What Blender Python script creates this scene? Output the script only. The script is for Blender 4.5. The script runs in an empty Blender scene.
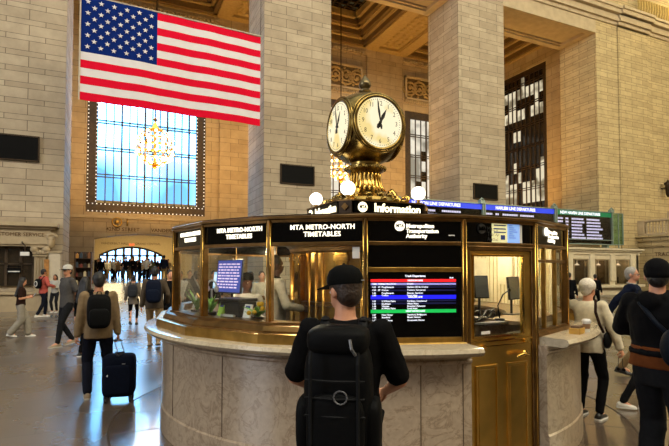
import bpy, bmesh, math, random
from mathutils import Vector, Matrix
random.seed(7)
S = bpy.context.scene
COL = S.collection
PI = math.pi
sin, cos, tan, R = math.sin, math.cos, math.tan, math.radians

# ------------------------------------------------------------------ camera, world, lights, exposure
FPX = 483.0                      # focal length in pixels of the 669 px frame
YAW, PITCH, EYE = R(24.4), R(2.02), 1.75
cam = bpy.data.cameras.new('camera'); camo = bpy.data.objects.new('camera', cam); COL.objects.link(camo)
cam.sensor_width = 36; cam.lens = FPX / 669 * 36; cam.shift_y = 28 / 669; cam.clip_end = 400; cam.clip_start = 0.05
camo.location = (0, 0, EYE); camo.rotation_euler = (PI / 2 + PITCH, 0, -YAW)
S.camera = camo
S.view_settings.view_transform = 'Standard'; S.view_settings.look = 'None'
S.view_settings.exposure = 0.0; S.view_settings.gamma = 1.0; S.view_settings.use_curve_mapping = False
S.cycles.use_denoising = True
S.cycles.max_bounces = 7; S.cycles.diffuse_bounces = 3; S.cycles.glossy_bounces = 4; S.cycles.transparent_max_bounces = 16
S.cycles.transmission_bounces = 4
S.cycles.sample_clamp_indirect = 10.0; S.cycles.caustics_reflective = False; S.cycles.caustics_refractive = False

W = bpy.data.worlds.new('sky'); S.world = W; W.use_nodes = True
wn = W.node_tree.nodes; wl = W.node_tree.links
bg = wn['Background']
tc = wn.new('ShaderNodeTexCoord'); nz = wn.new('ShaderNodeTexNoise'); nz.inputs['Scale'].default_value = 3.6; nz.inputs['Detail'].default_value = 1.2
cr = wn.new('ShaderNodeValToRGB')
cr.color_ramp.elements[0].position = 0.45; cr.color_ramp.elements[0].color = (0.018, 0.050, 0.095, 1)
cr.color_ramp.elements[1].position = 0.60; cr.color_ramp.elements[1].color = (0.19, 0.58, 1.0, 1)
wl.new(tc.outputs['Generated'], nz.inputs['Vector']); wl.new(nz.outputs['Fac'], cr.inputs['Fac'])
wl.new(cr.outputs['Color'], bg.inputs['Color']); bg.inputs['Strength'].default_value = 17.0

def area(name, loc, target, sx, sy, power, color):
    l = bpy.data.lights.new(name, 'AREA'); l.shape = 'RECTANGLE'; l.size = sx; l.size_y = sy; l.energy = power; l.color = color
    o = bpy.data.objects.new(name, l); COL.objects.link(o); o.location = loc
    o.rotation_euler = (Vector(target) - Vector(loc)).to_track_quat('-Z', 'Y').to_euler()
    return o
def point(name, loc, power, color, r=0.15):
    l = bpy.data.lights.new(name, 'POINT'); l.energy = power; l.color = color; l.shadow_soft_size = r
    o = bpy.data.objects.new(name, l); COL.objects.link(o); o.location = loc
    return o
# daylight of the tall concourse windows (east end) and the lit ceiling of the hall, then two added lights
area('hall_ceiling_light', (8, 6, 33), (8, 8, 0), 50, 24, 4200, (1.0, 0.90, 0.74))
area('hall_window_light', (-40, 0, 18), (0, 24, 8), 14, 20, 8500, (0.88, 0.92, 1.0))
area('hall_north_fill_light', (14, -11.5, 24), (18, 24, 9), 50, 9, 14000, (1.0, 0.90, 0.70))  # added broad light from the north, brightens the pier fronts
area('hall_west_yellow_light', (44, -2, 20), (34, 24, 12), 14, 18, 5000, (1.0, 0.86, 0.52))  # added yellow light that warms the stone at the right
# amber lamps of the waiting-room galleries behind the piers
for i, x in enumerate((2.4, 15.0, 27.6)):
    area('gallery_light', (x, 30.5, 5.5 if i else 5.5), (x, 33.5, 16), 6, 2.5, 1000, (1.0, 0.54, 0.13))
area('passage_light', (2.4, 42.5, 5.2), (2.4, 42.5, 0), 7, 6, 650, (1.0, 0.80, 0.44))
area('cornice_light', (42.0, 22.6, 22.2), (40, 24, 24), 10, 0.5, 350, (1.0, 0.78, 0.35))

# ------------------------------------------------------------------ pixel rays -> places
_rot = Matrix.Rotation(-YAW, 3, 'Z') @ Matrix.Rotation(PI / 2 + PITCH, 3, 'X')
EYEP = Vector((0, 0, EYE))
def ray(x, y):
    return _rot @ Vector(((x - 334.5) / FPX, (251 - y) / FPX, -1))
def at_Y(x, y, Y):
    d = ray(x, y); return EYEP + d * (Y / d.y)
def at_X(x, y, X):
    d = ray(x, y); return EYEP + d * (X / d.x)
def at_Z(x, y, Z):
    d = ray(x, y); return EYEP + d * ((Z - EYE) / d.z)
def at_D(x, y, dist):                       # dist along the view axis
    d = ray(x, y); return EYEP + d * dist

# ------------------------------------------------------------------ materials
MATS = {}
def new_mat(name):
    m = bpy.data.materials.new(name); m.use_nodes = True; MATS[name] = m
    return m, m.node_tree.nodes, m.node_tree.links, m.node_tree.nodes['Principled BSDF']
def lin(c):
    if isinstance(c, str):
        c = tuple(int(c[i:i + 2], 16) / 255 for i in (0, 2, 4))
        c = tuple(v / 12.92 if v <= 0.04045 else ((v + 0.055) / 1.055) ** 2.4 for v in c)
    return (c[0], c[1], c[2], 1)
def mat(name, color, rough=0.6, metal=0.0, var=0.12, scale=8.0, bump=0.0, emit=None, estr=0.0, coat=0.0, detail=3.0, stretch=None, sheen=0.0, spec=None):
    if name in MATS: return MATS[name]
    m, n, l, p = new_mat(name)
    c = lin(color)
    p.inputs['Roughness'].default_value = rough; p.inputs['Metallic'].default_value = metal
    if coat: p.inputs['Coat Weight'].default_value = coat; p.inputs['Coat Roughness'].default_value = 0.08
    if spec is not None: p.inputs['Specular IOR Level'].default_value = spec
    if sheen: p.inputs['Sheen Weight'].default_value = sheen
    t = n.new('ShaderNodeTexCoord'); mp = n.new('ShaderNodeMapping'); l.new(t.outputs['Object'], mp.inputs['Vector'])
    if stretch: mp.inputs['Scale'].default_value = stretch
    z = n.new('ShaderNodeTexNoise'); z.inputs['Scale'].default_value = scale; z.inputs['Detail'].default_value = detail
    l.new(mp.outputs['Vector'], z.inputs['Vector'])
    r = n.new('ShaderNodeValToRGB')
    r.color_ramp.elements[0].position = 0.3; r.color_ramp.elements[1].position = 0.7
    r.color_ramp.elements[0].color = (c[0] * (1 - var), c[1] * (1 - var), c[2] * (1 - var), 1)
    r.color_ramp.elements[1].color = (min(1, c[0] * (1 + var)), min(1, c[1] * (1 + var)), min(1, c[2] * (1 + var)), 1)
    l.new(z.outputs['Fac'], r.inputs['Fac']); l.new(r.outputs['Color'], p.inputs['Base Color'])
    if bump:
        b = n.new('ShaderNodeBump'); b.inputs['Strength'].default_value = bump; b.inputs['Distance'].default_value = 0.02
        l.new(z.outputs['Fac'], b.inputs['Height']); l.new(b.outputs['Normal'], p.inputs['Normal'])
    if emit is not None:
        p.inputs['Emission Color'].default_value = lin(emit); p.inputs['Emission Strength'].default_value = estr
    return m
def stone_blocks(name, c1, c2, mortar, bw=1.25, bh=0.46, ms=0.018, rough=0.75, bump=0.3, squash=1.0):
    m, n, l, p = new_mat(name)
    p.inputs['Roughness'].default_value = rough
    t = n.new('ShaderNodeTexCoord'); sp = n.new('ShaderNodeSeparateXYZ'); l.new(t.outputs['Object'], sp.inputs[0])
    g = n.new('ShaderNodeNewGeometry'); sn = n.new('ShaderNodeSeparateXYZ'); l.new(g.outputs['True Normal'], sn.inputs[0])
    ab = n.new('ShaderNodeMath'); ab.operation = 'ABSOLUTE'; l.new(sn.outputs['X'], ab.inputs[0])
    gt = n.new('ShaderNodeMath'); gt.operation = 'GREATER_THAN'; gt.inputs[1].default_value = 0.6; l.new(ab.outputs[0], gt.inputs[0])
    az = n.new('ShaderNodeMath'); az.operation = 'ABSOLUTE'; l.new(sn.outputs['Z'], az.inputs[0])
    gz = n.new('ShaderNodeMath'); gz.operation = 'GREATER_THAN'; gz.inputs[1].default_value = 0.6; l.new(az.outputs[0], gz.inputs[0])
    mu = n.new('ShaderNodeMix'); mu.data_type = 'FLOAT'; l.new(gt.outputs[0], mu.inputs[0]); l.new(sp.outputs['X'], mu.inputs[2]); l.new(sp.outputs['Y'], mu.inputs[3])
    mv = n.new('ShaderNodeMix'); mv.data_type = 'FLOAT'; l.new(gz.outputs[0], mv.inputs[0]); l.new(sp.outputs['Z'], mv.inputs[2]); l.new(sp.outputs['Y'], mv.inputs[3])
    cb = n.new('ShaderNodeCombineXYZ'); l.new(mu.outputs[0], cb.inputs[0]); l.new(mv.outputs[0], cb.inputs[1])
    # alternate tall and low courses: period bh * 1.5
    def mth(op, a, b=None):
        q = n.new('ShaderNodeMath'); q.operation = op
        for i, v in enumerate((a, b)):
            if v is None: continue
            if isinstance(v, (int, float)): q.inputs[i].default_value = v
            else: l.new(v, q.inputs[i])
        return q.outputs[0]
    pv = mth('DIVIDE', mv.outputs[0], bh * 1.5); fl_ = mth('FLOOR', pv); fr_ = mth('FRACT', pv)
    vv = mth('ADD', fl_, mth('MAXIMUM', mth('MULTIPLY', fr_, .75), mth('MULTIPLY_ADD', fr_, 1.5)))
    vv.node.inputs[1].links[0].from_node.inputs[1].links[0].from_node.inputs[2].default_value = -.5
    vv = mth('MULTIPLY', vv, 2 * bh)
    l.new(vv, cb.inputs[1])
    br = n.new('ShaderNodeTexBrick'); l.new(cb.outputs[0], br.inputs['Vector'])
    br.inputs['Scale'].default_value = 1; br.inputs['Brick Width'].default_value = bw; br.inputs['Row Height'].default_value = bh
    br.inputs['Mortar Size'].default_value = ms; br.inputs['Mortar Smooth'].default_value = 0.2; br.inputs['Bias'].default_value = 0.0
    br.offset = 0.42; br.squash = squash
    br.inputs['Color1'].default_value = lin(c1); br.inputs['Color2'].default_value = lin(c2); br.inputs['Mortar'].default_value = lin(mortar)
    nz = n.new('ShaderNodeTexNoise'); nz.inputs['Scale'].default_value = 1.3; nz.inputs['Detail'].default_value = 6; nz.inputs['Roughness'].default_value = 0.7
    l.new(t.outputs['Object'], nz.inputs['Vector'])
    mr = n.new('ShaderNodeMapRange'); mr.inputs[1].default_value = 0.3; mr.inputs[2].default_value = 0.7; mr.inputs[3].default_value = 0.82; mr.inputs[4].default_value = 1.12
    l.new(nz.outputs['Fac'], mr.inputs[0])
    mx = n.new('ShaderNodeVectorMath'); mx.operation = 'SCALE'; l.new(br.outputs['Color'], mx.inputs[0]); l.new(mr.outputs[0], mx.inputs['Scale'])
    l.new(mx.outputs[0], p.inputs['Base Color'])
    b = n.new('ShaderNodeBump'); b.inputs['Strength'].default_value = bump; b.inputs['Distance'].default_value = 0.03; b.invert = True
    l.new(br.outputs['Fac'], b.inputs['Height']); l.new(b.outputs['Normal'], p.inputs['Normal'])
    return m
def glow(name, color, strength):
    if name in MATS: return MATS[name]
    m, n, l, p = new_mat(name)
    p.inputs['Base Color'].default_value = lin(color); p.inputs['Emission Color'].default_value = lin(color); p.inputs['Emission Strength'].default_value = strength
    p.inputs['Roughness'].default_value = 0.4
    return m
def glass_mat(name, tint=(1, 1, 1), refl=0.9):
    m = bpy.data.materials.new(name); m.use_nodes = True; MATS[name] = m
    n = m.node_tree.nodes; l = m.node_tree.links; n.clear()
    o = n.new('ShaderNodeOutputMaterial'); mix = n.new('ShaderNodeMixShader'); tr = n.new('ShaderNodeBsdfTransparent'); gl = n.new('ShaderNodeBsdfGlossy')
    fr = n.new('ShaderNodeLayerWeight'); fr.inputs['Blend'].default_value = 0.5
    pw = n.new('ShaderNodeMath'); pw.operation = 'POWER'; pw.inputs[1].default_value = 4.0; l.new(fr.outputs['Facing'], pw.inputs[0])
    mu = n.new('ShaderNodeMath'); mu.operation = 'MULTIPLY_ADD'; mu.inputs[1].default_value = .7 * refl; mu.inputs[2].default_value = .035 * refl
    tr.inputs['Color'].default_value = (*tint, 1); gl.inputs['Roughness'].default_value = 0.02
    l.new(pw.outputs[0], mu.inputs[0]); l.new(mu.outputs[0], mix.inputs[0]); l.new(tr.outputs[0], mix.inputs[1]); l.new(gl.outputs[0], mix.inputs[2]); l.new(mix.outputs[0], o.inputs[0])
    return m
def marble(name, base, vein, rough=0.25, scale=2.2, coat=0.3, vw=0.05):
    m, n, l, p = new_mat(name)
    p.inputs['Roughness'].default_value = rough; p.inputs['Coat Weight'].default_value = coat; p.inputs['Coat Roughness'].default_value = 0.1
    t = n.new('ShaderNodeTexCoord')
    a = n.new('ShaderNodeTexNoise'); a.inputs['Scale'].default_value = scale; a.inputs['Detail'].default_value = 8; a.inputs['Roughness'].default_value = 0.65; a.inputs['Distortion'].default_value = 1.2
    l.new(t.outputs['Object'], a.inputs['Vector'])
    r = n.new('ShaderNodeValToRGB'); e = r.color_ramp.elements
    b = lin(base); v = lin(vein)
    e[0].position = 0.25; e[0].color = tuple(x * 0.86 for x in b[:3]) + (1,)
    e[1].position = 0.75; e[1].color = tuple(min(1, x * 1.12) for x in b[:3]) + (1,)
    k = r.color_ramp.elements.new(0.5 - vw * 0.35); k.color = b
    k = r.color_ramp.elements.new(0.5); k.color = v
    k = r.color_ramp.elements.new(0.5 + vw * 0.35); k.color = b
    l.new(a.outputs['Fac'], r.inputs['Fac'])
    f = n.new('ShaderNodeTexNoise'); f.inputs['Scale'].default_value = 28; f.inputs['Detail'].default_value = 4; l.new(t.outputs['Object'], f.inputs['Vector'])
    mr = n.new('ShaderNodeMapRange'); mr.inputs[1].default_value = 0.35; mr.inputs[2].default_value = 0.65; mr.inputs[3].default_value = 0.9; mr.inputs[4].default_value = 1.06; l.new(f.outputs['Fac'], mr.inputs[0])
    mx = n.new('ShaderNodeVectorMath'); mx.operation = 'SCALE'; l.new(r.outputs['Color'], mx.inputs[0]); l.new(mr.outputs[0], mx.inputs['Scale']); l.new(mx.outputs[0], p.inputs['Base Color'])
    return m

STONE = stone_blocks('caen_stone', 'b5a58c', 'a2927a', '6b5f4d', bw=1.45, ms=.016)
STONE_SMALL = stone_blocks('caen_stone_small', 'c2ae82', 'b29d74', '746240', bw=1.3, bh=0.38)  # yellower than caen_stone: some of the warm light at right is in the colour
STONE_PLAIN = mat('carved_stone', 'b3a183', 0.75, var=0.10, scale=2, bump=0.1)
GALLERY_STONE = stone_blocks('gallery_stone', 'b39f80', 'a48f70', '7a6750', bw=1.4, bh=0.7)
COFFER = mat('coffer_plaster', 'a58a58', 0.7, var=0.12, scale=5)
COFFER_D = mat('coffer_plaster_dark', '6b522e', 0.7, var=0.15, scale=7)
BRONZE = mat('dark_bronze', '3a2c1e', 0.42, 0.7, var=0.3, scale=14)
BRONZE_W = mat('window_bronze', '3e3020', 0.5, 0.3, var=0.3, scale=5)
BRASS = mat('polished_brass', 'b8934e', 0.28, 1.0, var=0.25, scale=9, bump=0.02)
BRASS_OLD = mat('aged_brass', '7d5f38', 0.34, 0.95, var=0.35, scale=7, bump=0.05)
BRASS_SHINE = mat('bright_brass', 'd2a955', 0.16, 1.0, var=0.12, scale=5)
BLACK = mat('black_plaque', '060607', 0.5, var=0.2, spec=.08)
GLOSSBLACK = mat('black_glass', '030304', 0.12, var=0.1, spec=.18)
MARBLE = marble('pink_marble', 'ac9a84', '8d7a65', 0.30, 3.6, vw=.09)
COUNTER = marble('counter_marble', 'b9ab92', 'a3937b', 0.18, 3.0)
GLASS = glass_mat('clear_glass', (0.97, 0.98, 0.96))
WHITE = mat('white_plastic', 'd8d8d4', 0.45, var=0.05)
SCREENOFF = mat('monitor_plastic', '15171a', 0.3, var=0.1)

# ------------------------------------------------------------------ mesh helper
class G:
    def __init__(s): s.bm = bmesh.new()
    def box(s, c, d, rz=0, m=None):
        r = bmesh.ops.create_cube(s.bm, size=1.0)
        M = Matrix.Translation(Vector(c)) @ Matrix.Rotation(rz, 4, 'Z') @ Matrix.Diagonal((d[0], d[1], d[2], 1))
        if m is not None: M = m @ M
        bmesh.ops.transform(s.bm, matrix=M, verts=r['verts']); return s
    def b2(s, x0, x1, y0, y1, z0, z1, m=None):
        return s.box(((x0 + x1) / 2, (y0 + y1) / 2, (z0 + z1) / 2), (abs(x1 - x0), abs(y1 - y0), abs(z1 - z0)), 0, m)
    def sph(s, c, r, u=16, v=10, m=None):
        q = bmesh.ops.create_uvsphere(s.bm, u_segments=u, v_segments=v, radius=1.0)
        if not hasattr(r, '__len__'): r = (r, r, r)
        M = Matrix.Translation(Vector(c)) @ Matrix.Diagonal((r[0], r[1], r[2], 1))
        if m is not None: M = M if m is None else m @ M
        bmesh.ops.transform(s.bm, matrix=M, verts=q['verts']); return s
    def rings(s, rings, cap=True, closed=False):
        vs = [[s.bm.verts.new(p) for p in r] for r in rings]
        n = len(vs[0]); k = len(vs)
        for i in range(k if closed else k - 1):
            a, b = vs[i], vs[(i + 1) % k]
            for j in range(n):
                s.bm.faces.new((a[j], a[(j + 1) % n], b[(j + 1) % n], b[j]))
        if cap and not closed:
            s.bm.faces.new(list(reversed(vs[0]))); s.bm.faces.new(vs[-1])
        return s
    def tube(s, pts, rad, seg=10, cap=True, closed=False):
        pts = [Vector(p) for p in pts]; n = len(pts)
        if not hasattr(rad, '__len__'): rad = [rad] * n
        rs = []; up = None
        for i, p in enumerate(pts):
            if closed: t = pts[(i + 1) % n] - pts[i - 1]
            else: t = pts[min(i + 1, n - 1)] - pts[max(i - 1, 0)]
            t.normalize()
            if up is None: up = t.orthogonal().normalized()
            up = (up - t * up.dot(t))
            if up.length < 1e-5: up = t.orthogonal()
            up.normalize(); sd = t.cross(up)
            rs.append([p + (up * cos(2 * PI * j / seg) + sd * sin(2 * PI * j / seg)) * rad[i] for j in range(seg)])
        return s.rings(rs, cap, closed)
    def caps(s, p0, p1, r0, r1, seg=12, flat=1.0, axis=None):
        # tapered round-ended limb
        p0, p1 = Vector(p0), Vector(p1); t = (p1 - p0); L = t.length; t = t / L if L > 1e-6 else Vector((0, 0, 1))
        u = Vector(axis) if axis is not None else t.orthogonal(); u = (u - t * u.dot(t)).normalized(); v = t.cross(u)
        rs = []
        for k in range(5):
            a = -PI / 2 + PI / 2 * k / 5 + 0.12
            rs.append((p0 + t * r0 * sin(a), r0 * cos(a)))
        for k in range(1, 5): rs.append((p0.lerp(p1, k / 5), r0 + (r1 - r0) * k / 5))
        for k in range(1, 6):
            a = PI / 2 * k / 5 - 0.12
            rs.append((p1 + t * r1 * sin(a), r1 * cos(a)))
        return s.rings([[c + (u * cos(2 * PI * j / seg) + v * flat * sin(2 * PI * j / seg)) * r for j in range(seg)] for c, r in rs])
    def lathe(s, prof, seg=32, a0=0, a1=2 * PI, c=(0, 0, 0), cap=True):
        full = abs(a1 - a0 - 2 * PI) < 1e-6
        c = Vector(c)
        if full:
            return s.rings([[c + Vector((r * cos(2 * PI * j / seg), r * sin(2 * PI * j / seg), z)) for j in range(seg)] for r, z in prof], cap)
        rs = []
        for j in range(seg + 1):
            a = a0 + (a1 - a0) * j / seg
            rs.append([c + Vector((r * cos(a), r * sin(a), z)) for r, z in prof])
        return s.rings(rs, cap)
    def prism(s, poly, z0, z1, m=None):
        a = [Vector((p[0], p[1], z0)) for p in poly]; b = [Vector((p[0], p[1], z1)) for p in poly]
        if m is not None: a = [m @ v for v in a]; b = [m @ v for v in b]
        return s.rings([a, b])
    def build(s, name, m, parent=None, smooth=False, bevel=0.0, autosm=None, loc=None, rot=None):
        bmesh.ops.recalc_face_normals(s.bm, faces=s.bm.faces)
        me = bpy.data.meshes.new(name); s.bm.to_mesh(me); s.bm.free()
        if m is not None: me.materials.append(m)
        if smooth:
            me.polygons.foreach_set('use_smooth', [True] * len(me.polygons))
            if autosm: me.set_sharp_from_angle(angle=R(autosm))
        o = bpy.data.objects.new(name, me); COL.objects.link(o)
        if parent is not None: o.parent = parent
        if loc is not None: o.location = loc
        if rot is not None: o.rotation_euler = rot
        if bevel:
            b = o.modifiers.new('bevel', 'BEVEL'); b.width = bevel; b.segments = 2; b.limit_method = 'ANGLE'
        return o
def tag(o, label, cat, group=None, kind=None):
    if label: o['label'] = label
    if cat: o['category'] = cat
    if group: o['group'] = group
    if kind: o['kind'] = kind
    return o
def thing(name, label, cat, loc=(0, 0, 0), rz=0.0, group=None):
    o = bpy.data.objects.new(name, None); COL.objects.link(o); o.location = loc; o.rotation_euler = (0, 0, rz); o.empty_display_size = 0.2
    return tag(o, label, cat, group)
def struct(o): o['kind'] = 'structure'; return o
def copy_tree(o, parent=None):
    c = o.copy(); COL.objects.link(c)
    if parent is not None: c.parent = parent
    for ch in list(o.children): copy_tree(ch, c)
    return c
DG = lambda: bpy.context.evaluated_depsgraph_get()
def text(name, body, size, m, parent=None, M=None, ext=0.004, bold=0.0, align='CENTER', space=1.0, sx=1.0, sl=1.0):
    # a flat word in the XZ plane of M (letters face -Y of M)
    cu = bpy.data.curves.new(name, 'FONT'); cu.body = body; cu.size = size; cu.extrude = ext; cu.offset = bold * size; cu.align_x = align; cu.align_y = 'CENTER'
    cu.space_character = space; cu.space_line = sl; cu.resolution_u = 2
    t = bpy.data.objects.new('tmp', cu); COL.objects.link(t)
    me = bpy.data.meshes.new_from_object(t.evaluated_get(DG())); bpy.data.objects.remove(t); bpy.data.curves.remove(cu)
    T = Matrix.Rotation(PI / 2, 4, 'X') @ Matrix.Diagonal((sx, 1, 1, 1))
    if M is not None: T = M @ T
    me.transform(T); me.materials.clear(); me.materials.append(m)
    o = bpy.data.objects.new(name, me); COL.objects.link(o); o.parent = parent
    return o
def remesh(g, name, m, parent=None, vox=0.01, smooth=3, disp=0.0, dscale=0.12, mods=None):
    bmesh.ops.recalc_face_normals(g.bm, faces=g.bm.faces)
    me = bpy.data.meshes.new('tmp'); g.bm.to_mesh(me); g.bm.free()
    t = bpy.data.objects.new('tmp', me); COL.objects.link(t)
    r = t.modifiers.new('r', 'REMESH'); r.mode = 'VOXEL'; r.voxel_size = vox
    if smooth:
        q = t.modifiers.new('s', 'SMOOTH'); q.iterations = smooth; q.factor = 0.5
    if disp:
        tx = bpy.data.textures.new('cloth_folds', 'CLOUDS'); tx.noise_scale = dscale; tx.noise_depth = 1
        d = t.modifiers.new('d', 'DISPLACE'); d.texture = tx; d.strength = disp; d.mid_level = 0.5
    out = bpy.data.meshes.new_from_object(t.evaluated_get(DG())); bpy.data.objects.remove(t); bpy.data.meshes.remove(me)
    out.name = name; out.materials.clear(); out.materials.append(m)
    out.polygons.foreach_set('use_smooth', [True] * len(out.polygons))
    o = bpy.data.objects.new(name, out); COL.objects.link(o); o.parent = parent
    return o
# ------------------------------------------------------------------ the hall
YP, YB, YW = 24.0, 27.2, 36.4           # pier fronts, pier backs, gallery back wall
ZT, ZC = 19.15, 20.6                    # top of the openings, underside of gallery beams
PIERS = [(-5.9, -2.1), (6.88, 10.68), (19.44, 23.18), (32.1, 34.2)]
BAYS = [(-2.1, 6.88), (10.68, 19.44), (23.18, 32.1)]
# floor
fm, n, l, p = new_mat('marble_floor')
t = n.new('ShaderNodeTexCoord'); br = n.new('ShaderNodeTexBrick'); l.new(t.outputs['Object'], br.inputs['Vector'])
br.offset = 0.5; br.inputs['Scale'].default_value = 1; br.inputs['Brick Width'].default_value = 1.5; br.inputs['Row Height'].default_value = 0.75; br.inputs['Mortar Size'].default_value = 0.006
br.inputs['Color1'].default_value = lin('62564c'); br.inputs['Color2'].default_value = lin('54493f'); br.inputs['Mortar'].default_value = lin('443a31')
z = n.new('ShaderNodeTexNoise'); z.inputs['Scale'].default_value = 0.9; z.inputs['Detail'].default_value = 7; l.new(t.outputs['Object'], z.inputs['Vector'])
mr = n.new('ShaderNodeMapRange'); mr.inputs[1].default_value = 0.3; mr.inputs[2].default_value = 0.7; mr.inputs[3].default_value = 0.88; mr.inputs[4].default_value = 1.08; l.new(z.outputs['Fac'], mr.inputs[0])
mx = n.new('ShaderNodeVectorMath'); mx.operation = 'SCALE'; l.new(br.outputs['Color'], mx.inputs[0]); l.new(mr.outputs[0], mx.inputs['Scale']); l.new(mx.outputs[0], p.inputs['Base Color'])
rr = n.new('ShaderNodeMapRange'); rr.inputs[1].default_value = 0.3; rr.inputs[2].default_value = 0.7; rr.inputs[3].default_value = 0.24; rr.inputs[4].default_value = 0.32; l.new(z.outputs['Fac'], rr.inputs[0]); l.new(rr.outputs[0], p.inputs['Roughness'])
bz = n.new('ShaderNodeTexNoise'); bz.inputs['Scale'].default_value = 3; l.new(t.outputs['Object'], bz.inputs['Vector'])
bp = n.new('ShaderNodeBump'); bp.inputs['Strength'].default_value = 0.015; bp.inputs['Distance'].default_value = 0.02; l.new(bz.outputs['Fac'], bp.inputs['Height']); l.new(bp.outputs['Normal'], p.inputs['Normal'])
p.inputs['Specular IOR Level'].default_value = 1.0; p.inputs['Coat Weight'].default_value = 1.0; p.inputs['Coat Roughness'].default_value = 0.26
struct(G().b2(-46, 46, -14, 37.4, -0.3, 0).build('floor', fm))
RZ = 0.80                                # the passage floor lies a little higher, up a ramp
g = G(); g.rings([[Vector((x, 27.6, -.2)), Vector((x, 27.6, 0.004)), Vector((x, 33.2, RZ)), Vector((x, 60, RZ)), Vector((x, 60, -.2))] for x in (-4.5, 9.5)])
struct(g.build('floor', fm))
# brown marble band set in the floor around the booth
CX, CY = 6.4 * sin(YAW + R(3.65)), 6.4 * cos(YAW + R(3.65))
band = mat('brown_marble_inlay', '6a533d', 0.25, var=0.3, scale=5, coat=0.4)
disc = marble('booth_ring_marble', '5e5044', '3f352c', 0.27, 1.6, 1.0); disc.node_tree.nodes['Principled BSDF'].inputs['Specular IOR Level'].default_value = 1.0
struct(G().lathe([(3.05, 0.0), (3.05, 0.003), (1.5, 0.003), (1.5, 0.0)], 128, cap=False, c=(CX, CY, 0)).build('floor_ring', disc))
struct(G().lathe([(3.045, 0.001), (3.045, 0.005), (3.065, 0.005), (3.065, 0.001)], 128, cap=False, c=(CX, CY, 0)).build('trim_1', mat('dark_joint', '3a2f25', .6)))
for k in range(24):
    a = k * PI / 12; struct(G().box((2.75, 0, .0035), (.6, .008, .002), 0, Matrix.Translation((CX, CY, 0)) @ Matrix.Rotation(a, 4, 'Z')).build('trim_2', mat('dark_joint', '3a2f25', .6)))

# piers of the south wall, each a mass of stone
for i, (a, b) in enumerate(PIERS[:3]):
    struct(G().b2(a, b, YP, YB, 0, 24).build('wall_pier', STONE))
struct(G().b2(32.1, 46, YP, YB, 0, 24).b2(34.4, 37.9, YP - 0.12, YP, 0, 20).build('wall_pier', STONE_SMALL))
struct(G().b2(-46, -5.9, YP, YB, 0, 24).build('wall_south', STONE))
# lintels over the bays with a sunk moulded soffit
for a, b in BAYS:
    g = G(); g.b2(a, b, YP, YB, ZT + .25, 24)
    a -= .05; b += .05; g.b2(a, b, YP, YP + .45, ZT, ZT + .25).b2(a, b, YB - .45, YB, ZT, ZT + .25).b2(a, a + .55, YP + .45, YB - .45, ZT, ZT + .25).b2(b - .55, b, YP + .45, YB - .45, ZT, ZT + .25)
    g.b2(a + .55, b - .55, YP + .45, YP + .6, ZT + .12, ZT + .25).b2(a + .55, b - .55, YB - .6, YB - .45, ZT + .12, ZT + .25)
    struct(g.build('wall_lintel', STONE_PLAIN))
# main cornice with mouldings, stepping out over the pilaster
g = G()
for z0, z1, d in ((20.1, 20.35, .12), (20.35, 20.6, .30), (20.6, 20.85, .22), (20.85, 21.15, .5), (21.15, 21.35, .62)):
    g.b2(-46, 46, YP - d, YP, z0, z1)
    g.b2(34.3, 38.0, YP - d - .14, YP, z0, z1)
struct(g.build('trim_3', STONE_PLAIN))
g = G()
for k in range(30):
    x = 36.5 + k * 0.32
    g.tube([(x, YP - .30, 21.5), (x, YP - .42, 22.0), (x, YP - .38, 22.6)], 0.09, 6)
struct(g.build('trim_4', mat('yellow_lit_plaster', 'b99c58', .6, var=.15)))  # yellow glow of the cornice lights put into the plaster colour
# gallery behind the piers
struct(G().b2(-8, 33, YW, YW + 1, 0, 0.01).build('floor', fm))
def wall_with_holes(name, x0, x1, y0, y1, z0, z1, holes, m):
    g = G(); xs = x0
    for (a, b, c, d) in sorted(holes):
        g.b2(xs, a, y0, y1, z0, z1); g.b2(a, b, y0, y1, d, z1)
        if c > z0: g.b2(a, b, y0, y1, z0, c)
        xs = b
    g.b2(xs, x1, y0, y1, z0, z1)
    return struct(g.build(name, m))
WIN = []
wA0, wA1 = at_Y(85.5, 210, YW).x, at_Y(205, 215, YW).x
WIN.append((wA0, wA1, at_Y(145, 214, YW).z, 18.4))
WIN.append((11.15, 18.9, 5.6, 15.9)); WIN.append((23.45, 31.2, 5.6, 15.9))
AX0, AX1 = at_Y(94, 240, YW).x, at_Y(194, 240, YW).x
AXc = (AX0 + AX1) / 2; AH = at_Y(132, 234, YW).z
g = G()   # back wall, with the arch of the passage cut out
xs = -8
for (a, b, c, d) in WIN:
    g.b2(xs, a, YW, YW + 1, 0 if a > 5 else 5.0, ZC + 2); g.b2(a, b, YW, YW + 1, d, ZC + 2)
    if a > 5: g.b2(a, b, YW, YW + 1, 0, c)
    xs = b
g.b2(xs, 34, YW, YW + 1, 0, ZC + 2)
g.b2(wA0, wA1, YW, YW + 1, 5.0, WIN[0][2])
g.b2(-8, AX0, YW, YW + 1, 0, 5.0); g.b2(AX1, wA1 , YW, YW + 1, 0, 5.0)
N = 20
for k in range(N):                        # segmental arch
    x0 = AX0 + (AX1 - AX0) * k / N; x1 = AX0 + (AX1 - AX0) * (k + 1) / N
    zz = lambda x: AH - 0.38 - 0 + 0.38 * (1 - ((x - AXc) / ((AX1 - AX0) / 2)) ** 2)
    g.rings([[Vector((x0, y, zz(x0))), Vector((x1, y, zz(x1))), Vector((x1, y, 5.0)), Vector((x0, y, 5.0))] for y in (YW, YW + 1)])
struct(g.build('wall_back', GALLERY_STONE))
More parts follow.
